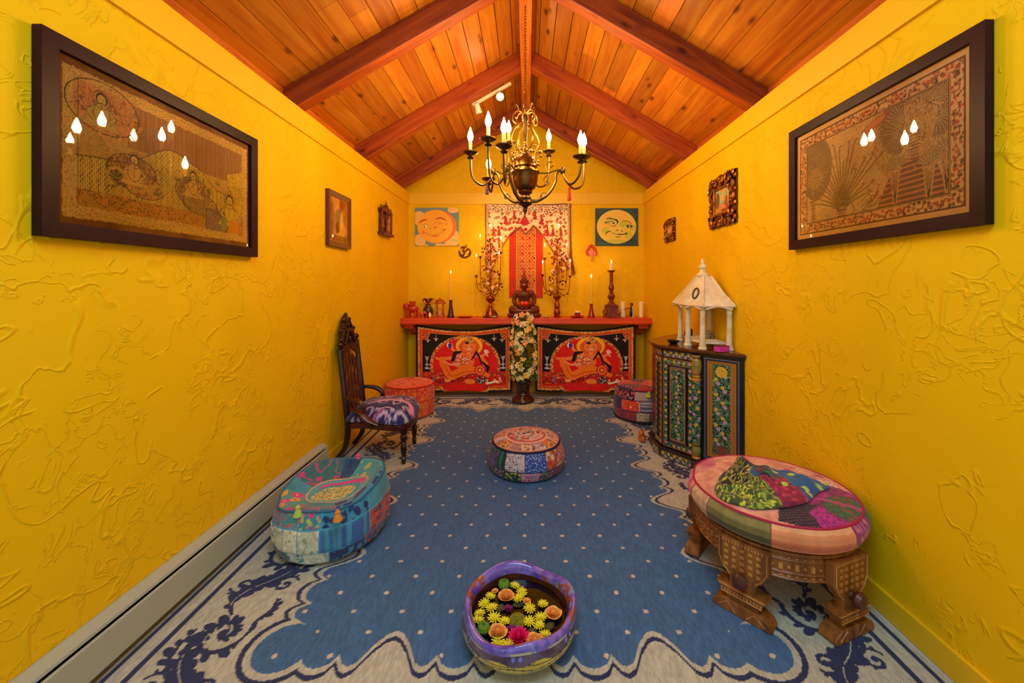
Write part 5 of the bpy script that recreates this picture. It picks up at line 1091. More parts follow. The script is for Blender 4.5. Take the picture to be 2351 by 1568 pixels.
for ad in (137,222,291,35):
    a = math.radians(ad); R = Matrix.Rotation(a,3,'Z'); o_ = Vector((cx,cy,FZ)); g = lambda u,v,z: o_+R@Vector((u,v,z))
    b = MB()
    def pr(poly,u0,u1): # polygon in (v,z), thickness along u
        b.add([g(u0,v,z) for v,z in poly]+[g(u1,v,z) for v,z in poly],[tuple(range(len(poly)))[::-1],tuple(range(len(poly),2*len(poly)))]+[(i,(i+1)%len(poly),len(poly)+(i+1)%len(poly),len(poly)+i) for i in range(len(poly))])
    pr([(-.095,.285),(.095,.285),(.095,.20),(.075,.165),(.05,.14),(.045,.10),(-.045,.10),(-.05,.14),(-.075,.165),(-.095,.20)],RB-.012,RB+.022)
    pr([(-.095,.105),(.095,.105),(.078,.09),(.072,.068),(-.072,.068),(-.078,.09)],RB-.03,RB+.036)
    pr([(-.06,.068),(.06,.068),(.058,.045),(-.058,.045)],RB-.02,RB+.026)
    pr([(-.105,0),(-.112,.012),(-.10,.032),(-.07,.048),(.07,.048),(.10,.032),(.112,.012),(.105,0)],RB-.028,RB+.038)
    lg = b.build('leg',TWD,t,smooth=False,bevel=.003)
    b = MB()
    for v in (-.06,-.03,0,.03,.06):
        for z in (.18,.205,.23,.255): 
            if abs(v) < .09: b.box(g(RB+.023,v,z),(.004,.016,.012),R)
    for s_ in (-1,1): b.tube([g(RB+.038,s_*.02,.008),g(RB+.038,s_*.05,.04),g(RB+.038,s_*.085,.012)],.0025,5)
    for q_ in range(-6,7): b.box(g(RB+.037,q_*.012,.084),(.003,.006,.010),R); b.box(g(RB+.023,q_*.012,.275),(.004,.006,.010),R)
    for s_ in (-1,1): b.tube([g(RB+.024,s_*.088,.28),g(RB+.024,s_*.088,.205),g(RB+.024,s_*.07,.17),g(RB+.024,s_*.045,.145)],.003,5)
    b.tube([g(RB+.037,-.085,.100),g(RB+.037,.085,.100)],.003,5); b.tube([g(RB+.037,-.075,.074),g(RB+.037,.075,.074)],.003,5)
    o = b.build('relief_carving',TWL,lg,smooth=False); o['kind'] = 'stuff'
    MB().lathe([(.016,0),(.014,.012),(.024,.020),(.030,.032),(.024,.046),(0,.052)],g(RB+.018,0,.150),16,axis=R@Vector((1,0,0))).build('knob',mat('dark_knob',(84,44,34),rough=.35),lg)
def cuss(c):
    patches(c,[(.0,1.01,[(175,196,'scroll',[(214,176,130),(196,150,110),(226,196,150)],5),(196,239,'sy',[(116,104,50),(84,76,34),(136,124,66)],5),(239,292,'sy',[(226,140,90),(206,110,70),(240,170,120)],7),(292,318,'speck',[(150,20,110),(200,110,140),(110,10,80)],4),(318,360,'noise',[(36,70,50),(50,90,60)],8),(0,60,'noise',[(190,40,90),(150,90,100)],8),(60,120,'scroll',[(200,170,120),(60,60,100)],6),(120,175,'noise',[(200,40,100),(220,150,120)],9)])],seed=2,seam=(120,60,60),asp=30)
    c.shade(.12,4,5)
def cust(c):
    X,Y = c.X,c.Y; c.tex(None,'noise',[(206,130,110),(232,166,140)],.12,3); c.tex(None if False else (X>-2),'noise',[(206,130,110),(236,170,140)],.1,3)
    k = c.pm([(-.35,-1.1),(.12,-.52),(.2,-.35),(1.2,-.2),(1.2,.7),(.3,.8),(-.2,.3),(-.3,-.2)]); 
    k = c.pm([(-.10,-.30),(.05,-1.2),(1.3,-1.2),(1.3,.25),(.2,.2)]); c.tex(k,'scroll',[(160,20,110),(110,30,90),(186,40,130)],.16,6)
    k = c.pm([(-.16,-.44),(.20,-.62),(.02,-1.1),(-.42,-.86)]); c.tex(k,'dots',[(30,20,40),(90,70,90),(110,40,70)],.045,6)
    k = c.pm([(.02,-.74),(.25,-.62),(.5,-1.2),(.0,-1.2)]); c.tex(k,'speck',[(190,30,140),(120,20,110)],.05,6)
    k = c.E(.60,-.62,.34,.22,.5)<1; c.tex(k,'speck',[(50,90,60),(70,110,70),(150,60,60)],.09,2); c.ring(.60,-.62,.34,.22,.02,(90,60,70),.5)
    k = c.pm([(.55,.05),(1.3,-.45),(1.3,.6),(.3,.4)]); c.tex(k,'floral',[(214,150,130),(170,60,90),(240,200,170)],.13,4)
    k = c.pm([(-1.2,.2),(-.5,.55),(-.3,1.2),(-1.2,1.2)]); c.tex(k,'noise',[(206,150,140),(190,60,110)],.2,4)
    c.line([(-.1,-.3),(1.1,-.75)],.05,(190,60,120)); 
ct_ = pouffe('floor_cushion','round satin patchwork cushion in pink, olive and magenta on the carved table',cx,cy,[(.12,.3035),(.30,.304),(.328,.315),(.342,.345),(.34,.378),(.318,.405)],0,cuss,[(.318,.405),(.28,.415),(.2,.425),(.1,.43),(0,.43)],cust,[(.319,.404,.0048,PINKP)],None,tag_cat='cushion',wob=.004,seed=4)
# scarf
def scarf():
    zt = .43; pts = [(1642,1118),(1650,1095),(1668,1080),(1684,1066),(1700,1052),(1735,1068),(1790,1082),(1850,1096),(1905,1112),(1880,1128),(1866,1140),(1850,1152),(1800,1160),(1740,1160),(1700,1150),(1660,1136)]
    W3 = [((px-1210)*(.872*F/(py-653))/F, .872*F/(py-653)) for px,py in pts]; poly = [tuple(p)[:2] for p in cr([(a,b_,0) for a,b_ in W3],10,closed=True)]
    mx_ = sum(p[0] for p in poly)/len(poly); my = sum(p[1] for p in poly)/len(poly); n = len(poly); m_ = 46
    pa = np.array(poly); rr = np.linspace(1,0,m_)[:,None]; X = mx_+(pa[:,0][None,:]-mx_)*rr; Y = my+(pa[:,1][None,:]-my)*rr
    rad = np.hypot(X-cx,Y-cy)/.318; top = FZ+np.interp(rad,[0,.31,.63,.88,1],[.43,.43,.425,.415,.405])
    th = np.arctan2(Y-my,X-mx_); e = np.clip((1-rr)*3,0,1)**.5
    fold = .5+.5*np.sin((X*38+Y*22)+3*fbm(X,Y,.12,3)*4); Z = top+.006+e*(.010+.020*fold*(.4+fbm(X,Y,.08,5)))
    # one corner stands up at the back left
    Z += .05*np.exp(-(((X-1.02)/.06)**2+((Y-2.02)/.05)**2))*np.clip(e*1.5,0,1)
    for fx,fy,h_,a_ in ((.93,1.83,.018,.5),(1.1,1.86,.02,-.6),(1.2,1.83,.012,.2)): 
        u = (X-fx)*math.cos(a_)+(Y-fy)*math.sin(a_); Z += e*h_*np.exp(-(u/.02)**2)
    c = Cv(X,Y,(40,80,140)); c.tex(None,'noise',[(36,74,140),(50,120,150)],.08,4)
    left = X < mx_+.02+.05*np.sin(Y*30); c.tex(left,'scroll',[(30,26,36),(200,190,50),(120,130,30)],.018,4); c.tex(left&(Y<my-.03),'scroll',[(60,80,40),(206,210,60),(150,170,50)],.016,5)
    c.tex((X>mx_-.03)&(X<mx_+.09)&(Y<my+.03),'speck',[(150,20,60),(110,20,70),(200,60,90)],.02,2); c.tex((X>mx_)&(X<mx_+.07)&(Y>my),'scroll',[(24,20,34),(150,30,60),(40,110,90)],.03,2)
    d,i = vor(X,Y,.07,8); c.m((d<.2)&(X>mx_+.05),(190,210,60)); c.ell(1.02,2.03,.02,.02,(170,200,90))
    o = grid('scarf',st3(X,Y,Z),np.clip(c.C,0,1),FAB,None,closeu=True,solid=.003); tag(o,'crumpled blue and yellow-black paisley scarf lying on the patchwork cushion','scarf')
scarf()
# ================================================================ CARVED CHAIR
CH_ = mat('dark_mahogany',(46,16,20),rough=.3,coat=.3,c2=(28,10,14),vscale=14); RDW = mat('red_mahogany',(84,26,16),rough=.3,coat=.3,c2=(74,24,14),vscale=14)
t = thing('carved_chair',(-1.16,3.14,FZ),'low dark carved wooden chair with tall pierced back against the left wall','chair')
bx = lambda z: -1.335-.092*np.clip((z-.28)/.8,-.1,1.0)     # lean of the back
n0, n1 = 3.02, 3.33        # near and far posts
for yy,zt in ((n0,.83),(n1,.86)):
    b = MB(); b.tube([(bx(.27),yy,.24),(bx(.5),yy,.5),(bx(zt),yy,zt)],[.021,.021,.020],8); b.build('back_post',CH_,t)
    MB().lathe([(.021,0),(.021,.006),(.010,.012),(.010,.02),(.018,.03),(.020,.042),(.012,.054),(.006,.06),(0,.062)],(bx(zt),yy,zt),14).build('finial',CH_,t)
for yy,fy in ((n0,3.00),(n1,3.31)): MB().tube(cr([(bx(.28)-.0,yy,.27),(bx(.28)-.005,yy,.18),(-1.355,fy,.10),(-1.415,fy-.005,FZ+.012)],6),[.023,.022,.018,.015],8).build('leg',CH_,t)
ym = (n0+n1)/2
b = MB()
for i in range(5):
    yy = n0+.045+i*.055; zt = .72+.10*(1-abs(i-2)/2)
    pts = [(bx(z),yy,z) for z in np.linspace(.36,zt,10)]; b.tube(pts,[.008,.017,.009,.016,.008,.015,.009],7)
for i in range(4):
    ya_ = n0+.045+i*.055; z0_ = .66+.03*(1-abs(i-1.5)/2); b.tube(cr([(bx(z0_),ya_,z0_),(bx(z0_+.05),ya_+.012,z0_+.05),(bx(z0_+.075),ya_+.0275,z0_+.075),(bx(z0_+.05),ya_+.043,z0_+.05),(bx(z0_),ya_+.055,z0_)],5),.006,6)
    b.tube(cr([(bx(.42),ya_,.42),(bx(.46),ya_+.0275,.47),(bx(.42),ya_+.055,.42)],5),.005,6)
b.tube([(bx(.36),n0,.36),(bx(.36),n1,.36)],.014,8); b.tube([(bx(.52),n0,.52),(bx(.52),n1,.52)],.006,6); b.build('pierced_spindles',RDW,t)
# crest
out = [(n0+.02,.74),(n0+.03,.82),(n0+.035,.86),(n0+.03,.90),(n0+.05,.93),(n0+.04,.97),(n0+.075,1.0),(n0+.10,1.045),(ym-.02,1.07),(ym,1.085),(ym+.02,1.07),(n1-.10,1.045),(n1-.075,1.0),(n1-.04,.97),(n1-.05,.93),(n1-.03,.90),(n1-.035,.86),(n1-.03,.83),(n1-.02,.76),(ym+.07,.80),(ym,.84),(ym-.07,.79)]
b = MB(); n = len(out); xo = lambda z: max(bx(z), -1.428)
b.add([(xo(z)-.012,y_,z) for y_,z in out]+[(xo(z)+.012,y_,z) for y_,z in out],[tuple(range(n))[::-1],tuple(range(n,2*n))]+[(i,(i+1)%n,n+(i+1)%n,n+i) for i in range(n)])
for y_,z in out[1:18:2]: b.ell((xo(z)+.006,y_,z),(.014,.016,.016),8)
for s_ in (-1,1):
    b.tube(cr([(xo(.86)+.015,ym+s_*.09,.86),(xo(.92)+.02,ym+s_*.05,.92),(xo(.96)+.018,ym+s_*.02,.96),(xo(.93)+.016,ym+s_*.03,.91)],6),.010,7); b.tube(cr([(xo(.98)+.014,ym+s_*.06,.98),(xo(1.02)+.018,ym+s_*.03,1.02),(xo(1.05)+.014,ym,1.05)],5),.009,7)
b.ell((xo(.9)+.016,ym,.89),(.014,.022,.03),10); b.ell((xo(1.0)+.016,ym,1.0),(.012,.018,.024),10); b.build('crest',CH_,t)
# seat frame, cushion, arms, front legs
sp = [(-1.33,3.02),(-1.2,2.985),(-1.02,2.94),(-.92,2.935),(-.87,3.0),(-.855,3.12),(-.875,3.26),(-.93,3.345),(-1.05,3.36),(-1.2,3.36),(-1.33,3.33)]
sc_ = [tuple(p)[:2] for p in cr([(a,b_,0) for a,b_ in sp],4,closed=True)]
MB().prism(sc_,.255,.298,'Z').build('seat_frame',RDW,t,bevel=.006)
pa = np.array(sc_); cxs,cys = pa[:,0].mean(),pa[:,1].mean(); rr = np.concatenate([np.array([.92,1.04,1.07,1.05,1.0,.93]),np.linspace(.84,0,24)])[:,None]; zz_ = np.concatenate([np.array([.298,.305,.325,.35,.368,.382]),0.396+.040*(1-np.linspace(.84,0,24)**2)])[:,None]
ss = np.linspace(0,1,160,endpoint=False); seg = np.r_[0,np.cumsum(np.hypot(*(np.roll(pa,-1,0)-pa).T))]; px_ = np.interp(ss*seg[-1],seg,np.r_[pa[:,0],pa[0,0]]); py_ = np.interp(ss*seg[-1],seg,np.r_[pa[:,1],pa[0,1]])
X = cxs+(px_[None,:]-cxs)*rr; Y = cys+(py_[None,:]-cys)*rr; Z = zz_+0*X; Z = Z-.02*np.clip((-1.12-X)/.2,0,1)*(Z>.32)
c = Cv(X,Y+Z*.8,(40,36,90)); c.tex(None,'scroll',[(34,32,84),(190,170,206),(200,120,170),(60,60,130)],.06,12)
c.ell(-1.0,3.21,.13,.085,(206,200,220)); c.ell(-.99,3.20,.10,.06,(36,40,96)); c.tex(c.E(-.99,3.20,.10,.06)<1,'speck',[(36,40,100),(90,80,170),(190,160,200)],.03,3); c.line([(-1.05,3.16),(-.93,3.24)],.006,(210,200,226)); c.line([(-1.0,3.25),(-.99,3.14)],.006,(210,200,226)); c.line([(-1.12,3.17),(-1.11,3.24),(-1.06,3.30)],.035,(170,90,160))
c.line([tuple(p)[:2] for p in cr([(-1.2,3.42,0),(-1.05,3.46,0),(-.9,3.42,0),(-.86,3.3,0)],8)],.03,(226,150,190))
o = grid('seat_cushion',st3(X,Y,Z),np.clip(c.C,0,1),FAB,t,closeu=True); o['label'] = 'purple, white and navy swirl-patterned seat cushion'
for yy,xx_ in ((2.955,-.90),(3.325,-.925)):
    MB().lathe([(.012,FZ),(.018,.03),(.014,.045),(.02,.055),(.013,.065),(.020,.10),(.022,.14),(.014,.15),(.021,.16),(.014,.17),(.022,.19),(.026,.215),(.018,.225),(.026,.24),(.028,.256),(0,.256)],(xx_,yy,0),16).build('leg',CH_,t)
for s_,y0_,y1_ in ((-1,n0,2.965),(1,n1,3.345)):
    MB().tube(cr([(bx(.475),y0_,.475),(-1.31,(y0_+y1_)/2,.48),(-1.23,y1_,.46),(-1.19,y1_,.41),(-1.22,y1_,.36),(-1.16,y1_,.31),(-1.13,y1_,.28)],6),[.014,.015,.019,.015,.018,.02,.015],8).build('arm',CH_ if s_>0 else RDW,t)
MB().tube(cr([(-1.30,2.985,.40),(-1.22,2.965,.38),(-1.15,2.955,.33),(-1.08,2.95,.30)],6),[.02,.028,.03,.02],8,flat=.5).build('carved_bracket',RDW,t)
# ================================================================ PAINTED CABINET
t = thing('painted_cabinet',(1.24,3.22,FZ),'black floral-painted bow-front cabinet with turned columns against right wall','cabinet'); CB = (18,22,30)
BLK = mat('black_lacquer',(22,20,26),rough=.25,coat=.4); BRN = mat('brown_lacquer',(110,58,28),rough=.25,coat=.4,c2=(70,32,18),vscale=8)
cm_ = 3.22; near = [(1.428,2.66),(1.225,2.86),(1.195,2.885),(1.035,3.09),(1.022,3.22)]
plan = near+[(a,2*cm_-b_) for a,b_ in near[::-1][1:]]
def off(pl,d): return [(a-d*(.35 if i in (0,len(pl)-1) else 1)*(0 if i in (0,len(pl)-1) else 1),b_+(-d if i <= 1 or (i<len(pl)/2-1) else (d if i > len(pl)/2 else 0))*(.9 if i in (0,len(pl)-1) else .5)) for i,(a,b_) in enumerate(pl)]
ins = [(a,b_) for a,b_ in plan]
MB().prism(ins,.062,.828,'Z').build('carcass',BLK,t,smooth=False)
MB().prism(off(plan,.03),.838,.862,'Z').build('top',BRN,t,smooth=False,bevel=.006)
MB().prism(off(plan,.018),.824,.840,'Z').build('top_moulding',BLK,t,smooth=False,bevel=.004)
MB().prism(off(plan,.022),FZ,.075,'Z').build('plinth',mat('plinth_brown',(88,54,36),rough=.4),t,smooth=False,bevel=.005)
MB().prism(off(plan,.030),.075,.092,'Z').build('plinth_moulding',BLK,t,smooth=False,bevel=.005)
def floral(c,k,seed=1,sc=.011):
    c.tex(k,'scroll',[CB,(70,130,90),(120,160,120)],sc*1.5,seed); X=c.X[k]; d,i = vor(X,c.Y[k],sc*1.1,seed+3); C = c.C[k]; q = (d<.30)&(i>.4); C[q] = np.array((130,170,130))/255; q=(d<.3)&(i<.15); C[q]=np.array((70,110,60))/255; c.C[k]=C
def blooms(c,pts,r):
    for i,(u,v) in enumerate(pts):
        col = (226,180,60) if i%2 else (206,150,180)
        c.ell(u,v,r,r,col); c.ell(u,v,r*.35,r*.35,tuple(int(q*.8) for q in col))
def panel(p0,p1,z0,z1,fn,name,parent,off_=.002,res=.0035,curve=None):
    a = Vector((p0[0],p0[1],0)); e = Vector((p1[0],p1[1],0)); L = (e-a).length; d = (e-a).normalized(); nrm = Vector((d.y,-d.x,0)); 
    if nrm.dot(Vector((0,0,0))-a) < 0: nrm = -nrm
    nu = max(6,int(L/res)); nv = max(6,int((z1-z0)/res)); U,V = mg(0,L,nu,0,z1-z0,nv); c = Cv(U,V,CB); fn(c,L,z1-z0)
    return grid(name,st3(a.x+d.x*U+nrm.x*off_,a.y+d.y*U+nrm.y*off_,z0+V),np.clip(c.C,0,1),LAC,parent,back=tuple(-nrm*(off_*.9)))
OC = (170,112,36)
def side_fn(c,L,Hh):
    e = np.minimum(np.minimum(c.X,L-c.X),np.minimum(c.Y,Hh-c.Y)); c.m(e<.012,CB); c.m((e>.010)&(e<.014),(150,150,170)); c.m((e>.02)&(e<.024),(60,60,120)); c.m(e>.026,OC); x = (c.X/.008)%1; c.m((np.abs(e-.040)<.0015)&True,(120,70,30)); c.m((np.abs(e-.034)<.0016)&(((c.Y/.008)%1)<.5),(214,150,60))
    k = (e>.056); w_ = (c.X>.062)&(c.X<L-.062)&(c.Y>.05)&(c.Y<Hh-.045); floral(c,w_,3)
    m_ = L/2; blooms(c,[(m_+(-1 if (i//2)%2 else 1)*.026*(1 if i%4<2 else .7)+(.010 if i%2 else -.006)*(1),.125+i*.026) for i in range(20)],.0125)
    c.ell(m_,Hh-.095,.038,.038,(226,180,50)); c.tex(c.E(m_,Hh-.095,.030,.030)<1,'speck',[(226,180,50),(190,130,30)],.009,2); c.poly([(m_-.028,.05),(m_+.028,.05),(m_+.040,.115),(m_-.040,.115)],(124,66,40)); c.line([(m_-.04,.113),(m_+.04,.113)],.005,(90,44,30))
panel((1.412,2.678),(1.240,2.848),.10,.815,side_fn,'side_panel',t)
# column
cn = (1.205,2.862)
for mirror in (0,1):
    yc = cn[1] if not mirror else 2*cm_-cn[1]; xc = cn[0]-.008
    pr_ = [(.022,.092),(.026,.10),(.020,.112),(.024,.125),(.027,.15),(.022,.175),(.019,.185),(.024,.195),(.024,.21),(.0255,.215),(.0255,.635),(.024,.64),(.027,.65),(.020,.66),(.024,.672),(.021,.685),(.026,.71),(.030,.75),(.026,.785),(.020,.80),(.026,.812),(.026,.824)]
    s = np.linspace(.092,.824,220); r = 1.18*np.interp(s,[p[1] for p in pr_],[p[0] for p in pr_]); ang = np.linspace(0,2*pi,56,endpoint=False); A,Rr = np.meshgrid(ang,r); _,Zz = np.meshgrid(ang,s)
    c = Cv(A*.025,Zz,(150,90,34)); c.tex(None,'noise',[(200,130,44),(120,130,54)],.05,4); k = (Zz>.215)&(Zz<.635); floral(c,k,5); blooms(c,[((i*2.4%6.28)*.025,.235+i*.0145) for i in range(28)],.011)
    for z_ in (.112,.185,.21,.64,.66,.685,.80): c.m(np.abs(Zz-z_)<.003,(90,40,16))
    grid('column',st3(xc+Rr*np.cos(A),yc+Rr*np.sin(A),Zz),np.clip(c.C,0,1),LAC,t,closeu=True)
def strip(seed):
    def f(c,L,Hh): floral(c,np.ones(c.X.shape,bool),seed); blooms(c,[(.012+i*.024,Hh/2+(.2*Hh if i%2 else -.2*Hh)) for i in range(int(L/.024))],.0105); e = np.minimum(c.Y,Hh-c.Y); c.m(e<.003,(150,84,40))
    return f
def door_fn(c,L,Hh):
    floral(c,np.ones(c.X.shape,bool),8); e = np.minimum(np.minimum(c.X,L-c.X),np.minimum(c.Y,Hh-c.Y)); c.m(e<.004,(160,96,40))
    blooms(c,[(.022,.02+i*.048) for i in range(14)]+[(L-.022,.03+i*.048) for i in range(14)]+[(.03+i*.04,Hh-.02) for i in range(4)]+[(.03+i*.04,.02) for i in range(4)],.0105)
    c.m(e>.040,(160,96,40)); c.m(e>.046,CB); c.m((e>.058)&(e<.062),(170,170,190))
def inner_fn(c,L,Hh):
    floral(c,np.ones(c.X.shape,bool),9); blooms(c,[(L/2+(.008 if (i//2)%2 else -.008),.02+i*.03) for i in range(int(Hh/.03))],.010); e = np.minimum(np.minimum(c.X,L-c.X),np.minimum(c.Y,Hh-c.Y)); c.m((e<.010),OC)
dr0,dr1 = (1.185,2.90),(1.066,3.022)
for (qa,qb,nm) in (((1.188,2.893),(1.040,3.083),'near'),((1.034,3.10),(1.023,3.21),'far')):
    panel(qa,qb,.775,.822,strip(3 if nm=='near' else 4),'frieze',t,off_=.003)
    dd_ = panel(qa,qb,.10,.765,door_fn,'door',t,off_=.006)
    a = Vector((qa[0],qa[1],0)); e = Vector((qb[0],qb[1],0)); L = (e-a).length; d = (e-a)/L; n_ = Vector((d.y,-d.x,0)); n_ = n_ if n_.dot(-a) > 0 else -n_
    lo,hi = a+d*.058+n_*.009, e-d*.058+n_*.009; panel((lo.x,lo.y),(hi.x,hi.y),.165,.70,inner_fn,'inset_panel',dd_,off_=.001)
    b = MB(); fr = [a+d*.044+n_*.007, e-d*.044+n_*.007]
    for z_ in (.150,.715): b.tube([(fr[0].x,fr[0].y,z_),(fr[1].x,fr[1].y,z_)],.006,6)
    for f_ in fr: b.tube([(f_.x,f_.y,.150),(f_.x,f_.y,.715)],.006,6)
    b.build('panel_moulding',BLK,dd_); panel((a+n_*.027).to_2d(),(e+n_*.027).to_2d(),.018,.070,strip(6),'plinth_band',t,off_=.003)
o = MB(); o.ell((1.085,3.50,FZ+.03),(.03,.028,.028),14); o.tube(cr([(1.07,3.49,FZ+.05),(1.06,3.48,FZ+.09),(1.05,3.46,FZ+.10)],4),[.014,.01],8); 
# small ornament by the foot of the cabinet
oo = MB(); oc = Vector((.955,3.36,FZ)); oo.ell(oc+Vector((0,0,.035)),(.032,.04,.035),14); oo.ell(oc+Vector((-.012,-.02,.085)),(.024,.024,.024),12); oo.tube([oc+Vector((-.01,-.015,.05)),oc+Vector((-.012,-.02,.08))],.016,8)
tag(oo.build('glazed_ornament',mat('amber_glaze',(206,96,30),rough=.15,coat=.6),None),'small shiny orange-brown ornament on the rug by the cabinet foot','ornament')
# ---------------------------------------------------------------- temple model on the cabinet
WH = mat('distressed_white',(236,228,200),rough=.6,c2=(218,200,158),vscale=20,bump=.2); CZ = .863
t = thing('temple_model',(1.30,3.0,CZ),'distressed white wooden model pavilion with six-sided hipped roof on the cabinet','pavilion')
cp = [(1.398,2.80),(1.235,2.85),(1.20,3.02),(1.245,3.29),(1.395,3.10)]
for i,(a,b_) in enumerate(cp):
    z0_ = CZ if i < 4 else CZ+.04
    mb = MB().lathe([(.030,z0_),(.030,z0_+.012),(.022,z0_+.02),(.025,z0_+.03),(.019,z0_+.045),(.018,z0_+.15),(.017,CZ+.25),(.021,CZ+.262),(.016,CZ+.27),(.026,CZ+.285),(.028,CZ+.30),(0,CZ+.30)],(a,b_,0),14)
    mb.build('column',WH,t)
hexo = [(1.42,2.765),(1.215,2.80),(1.165,3.02),(1.20,3.33),(1.425,3.36)]
flo = [(1.405,2.83),(1.25,2.87),(1.22,3.02),(1.26,3.26),(1.405,3.28)]
MB().prism(flo,CZ+.035,CZ+.052,'Z').build('floor_plate',WH,t,smooth=False,bevel=.002)
rm = [(1.345,2.96),(1.285,2.95),(1.265,3.0),(1.275,3.06),(1.345,3.07)]
b = MB(); lv = []
for f_ in (0,.2,.45,.75,1): lv.append([(a*(1-f_)+c_*f_,b_*(1-f_)+d_*f_,CZ+.30+.012+.205*(f_**1.25)) for (a,b_),(c_,d_) in zip(hexo,rm)])
vs = [v for l in lv for v in l]; fs = [(j*5+i,j*5+(i+1)%5,(j+1)*5+(i+1)%5,(j+1)*5+i) for j in range(4) for i in range(5)]+[(20,21,22,23,24),(4,3,2,1,0)]
b.add(vs,fs); b.build('roof',WH,t,smooth=False)
b = MB(); 
for i in range(5):
    (a,b_),(c_,d_) = hexo[i],hexo[(i+1)%5]; b.tube([(a,b_,CZ+.307),(c_,d_,CZ+.307)],.009,6)
    (e_,f_) = rm[i]; b.tube([(a,b_,CZ+.312),(a*.55+e_*.45,b_*.55+f_*.45,CZ+.39),(e_,f_,CZ+.517)],.008,6)
    mxp = ((a+c_)/2,(b_+d_)/2); b.tube(cr([(a*.9+c_*.1,b_*.9+d_*.1,CZ+.285),(mxp[0],mxp[1],CZ+.305),(a*.1+c_*.9,b_*.1+d_*.9,CZ+.285)],5),.007,6)
b.build('roof_ribs',WH,t)
o_m = MB().lathe([(.052,.515),(.055,.525),(.04,.53),(.035,.54),(.022,.55),(.02,.57),(.03,.58),(.026,.60),(.012,.61),(.014,.63),(.006,.645),(0,.65)],(1.305,3.01,CZ),14).build('finial',WH,t)
e1 = Vector((-.05,.22,0)).normalized(); e2 = Vector((.085,.065,.215)).normalized(); en = e2.cross(e1).normalized(); en = en if en.x < 0 else -en; vc = Vector((1.226,2.94,CZ+.392))+en*.004
MB().tube([vc+e1*(.030*math.cos(a))+e2*(.040*math.sin(a)) for a in np.linspace(0,2*pi,20,endpoint=False)],.006,6,closed=True).build('oval_vent',mat('aged_bronze',(96,70,36),rough=.5),t)
# things in and beside it
b = MB(); x,y = 1.262,3.20; z_ = CZ+.052; b.ell((x,y,z_+.02),(.022,.016,.018),12); b.ell((x,y,z_+.045),(.014,.012,.022),10); b.ell((x,y,z_+.075),(.009,.009,.011),10); b.lathe([(.022,0),(.024,.006),(0,.006)],(x,y,z_),12); tag(b.build('seated_figurine',mat('dark_red_fig',(96,24,24),rough=.3),None,remesh=.002),'tiny dark red seated figurine inside the white pavilion','figurine')
x,y = 1.34,3.02; tag(MB().lathe([(.018,0),(.02,.004),(.008,.012),(.007,.03),(.02,.045),(.022,.06),(.018,.058),(0,.046)],(x,y,z_),16).build('goblet',mat('pewter',(180,160,130),rough=.3,metal=.7),None),'small metal goblet inside the white pavilion','goblet')
x,y = 1.38,3.02; tag(MB().lathe([(.014,0),(.018,.01),(.018,.03),(.008,.04),(.008,.055),(0,.056)],(x,y,z_),16).build('small_jar',mat('pewter_dark',(140,120,96),rough=.3,metal=.7),None),'small dull metal jar beside the goblet inside the white pavilion','jar')
tag(MB().lathe([(.012,0),(.013,.004),(.013,.05),(.010,.055),(0,.055)],(1.29,3.19,z_),14).build('votive',mat('dark_votive',(50,30,50),rough=.3),None),'tiny dark cylinder beside the red figurine inside the white pavilion','votive')
bR = Matrix.Rotation(.35,3,'Z'); t = thing('small_box',(1.325,2.735,CZ),'small magenta-pink box at the near edge of the cabinet top','box')
MB().box((1.325,2.757,CZ+.019),(.088,.05,.036),bR).build('box_body',mat('magenta_card',(206,60,170),rough=.6),t,smooth=False,bevel=.002); MB().box((1.325,2.757,CZ+.0385),(.090,.052,.003),bR).build('box_lid',mat('plum_card',(120,30,60),rough=.6),t,smooth=False)
tag(MB().lathe([(.026,0),(.028,.003),(.045,.020),(.050,.026),(.046,.026),(.026,.008),(0,.007)],(1.13,3.13,CZ),24).build('incense_bowl',mat('black_bowl',(16,14,18),rough=.3,coat=.3),None),'shallow black bowl on the cabinet top left of the pavilion','bowl')
# ================================================================ BOWL OF FLOWERS
cx,cy = -.030,1.517
t = thing('ceramic_bowl',(cx,cy,FZ),'purple and yellow glazed ceramic bowl with wavy rim in the foreground','bowl')
A = np.linspace(0,2*pi,480,endpoint=False); pr_ = [(.0,.0),(.12,.001),(.158,.006),(.192,.03),(.211,.056),(.215,.082),(.209,.106),(.211,.122),(.204,.132),(.192,.130),(.182,.118),(.178,.095),(.17,.07),(.155,.045),(.12,.025),(.0,.02)]
L = np.r_[0,np.cumsum([math.hypot(pr_[i+1][0]-pr_[i][0],pr_[i+1][1]-pr_[i][1]) for i in range(len(pr_)-1)])]; s = np.linspace(0,L[-1],170); r = np.interp(s,L,[p[0] for p in pr_]); z = np.interp(s,L,[p[1] for p in pr_])
for _ in range(4): r[1:-1] = (r[:-2]+2*r[1:-1]+r[2:])/4; z[1:-1] = (z[:-2]+2*z[1:-1]+z[2:])/4
AA,RR = np.meshgrid(A,r); _,ZZ = np.meshgrid(A,z); SS = np.repeat(s[:,None],480,1)
wv = np.sin(AA*3+1.2)+.5*np.sin(AA*5+.4); up_ = np.clip((ZZ-.06)/.07,0,1); RR2 = RR*(1+.028*wv*up_); ZZ2 = ZZ+.008*up_*np.sin(AA*4+.5)
c = Cv(AA*.2,SS,(70,50,90)); sr = L[7]; inner = L[10]
c.tex(SS<L[4],'noise',[(206,180,50),(226,200,70)],.06,3); k = SS<L[4]+.004*np.sin(AA*16)
c.C[:] = np.array((64,44,84))/255; c.tex(SS<L[5]-.004+.008*np.sin(AA*9),'noise',[(196,170,50),(226,204,70)],.05,3)
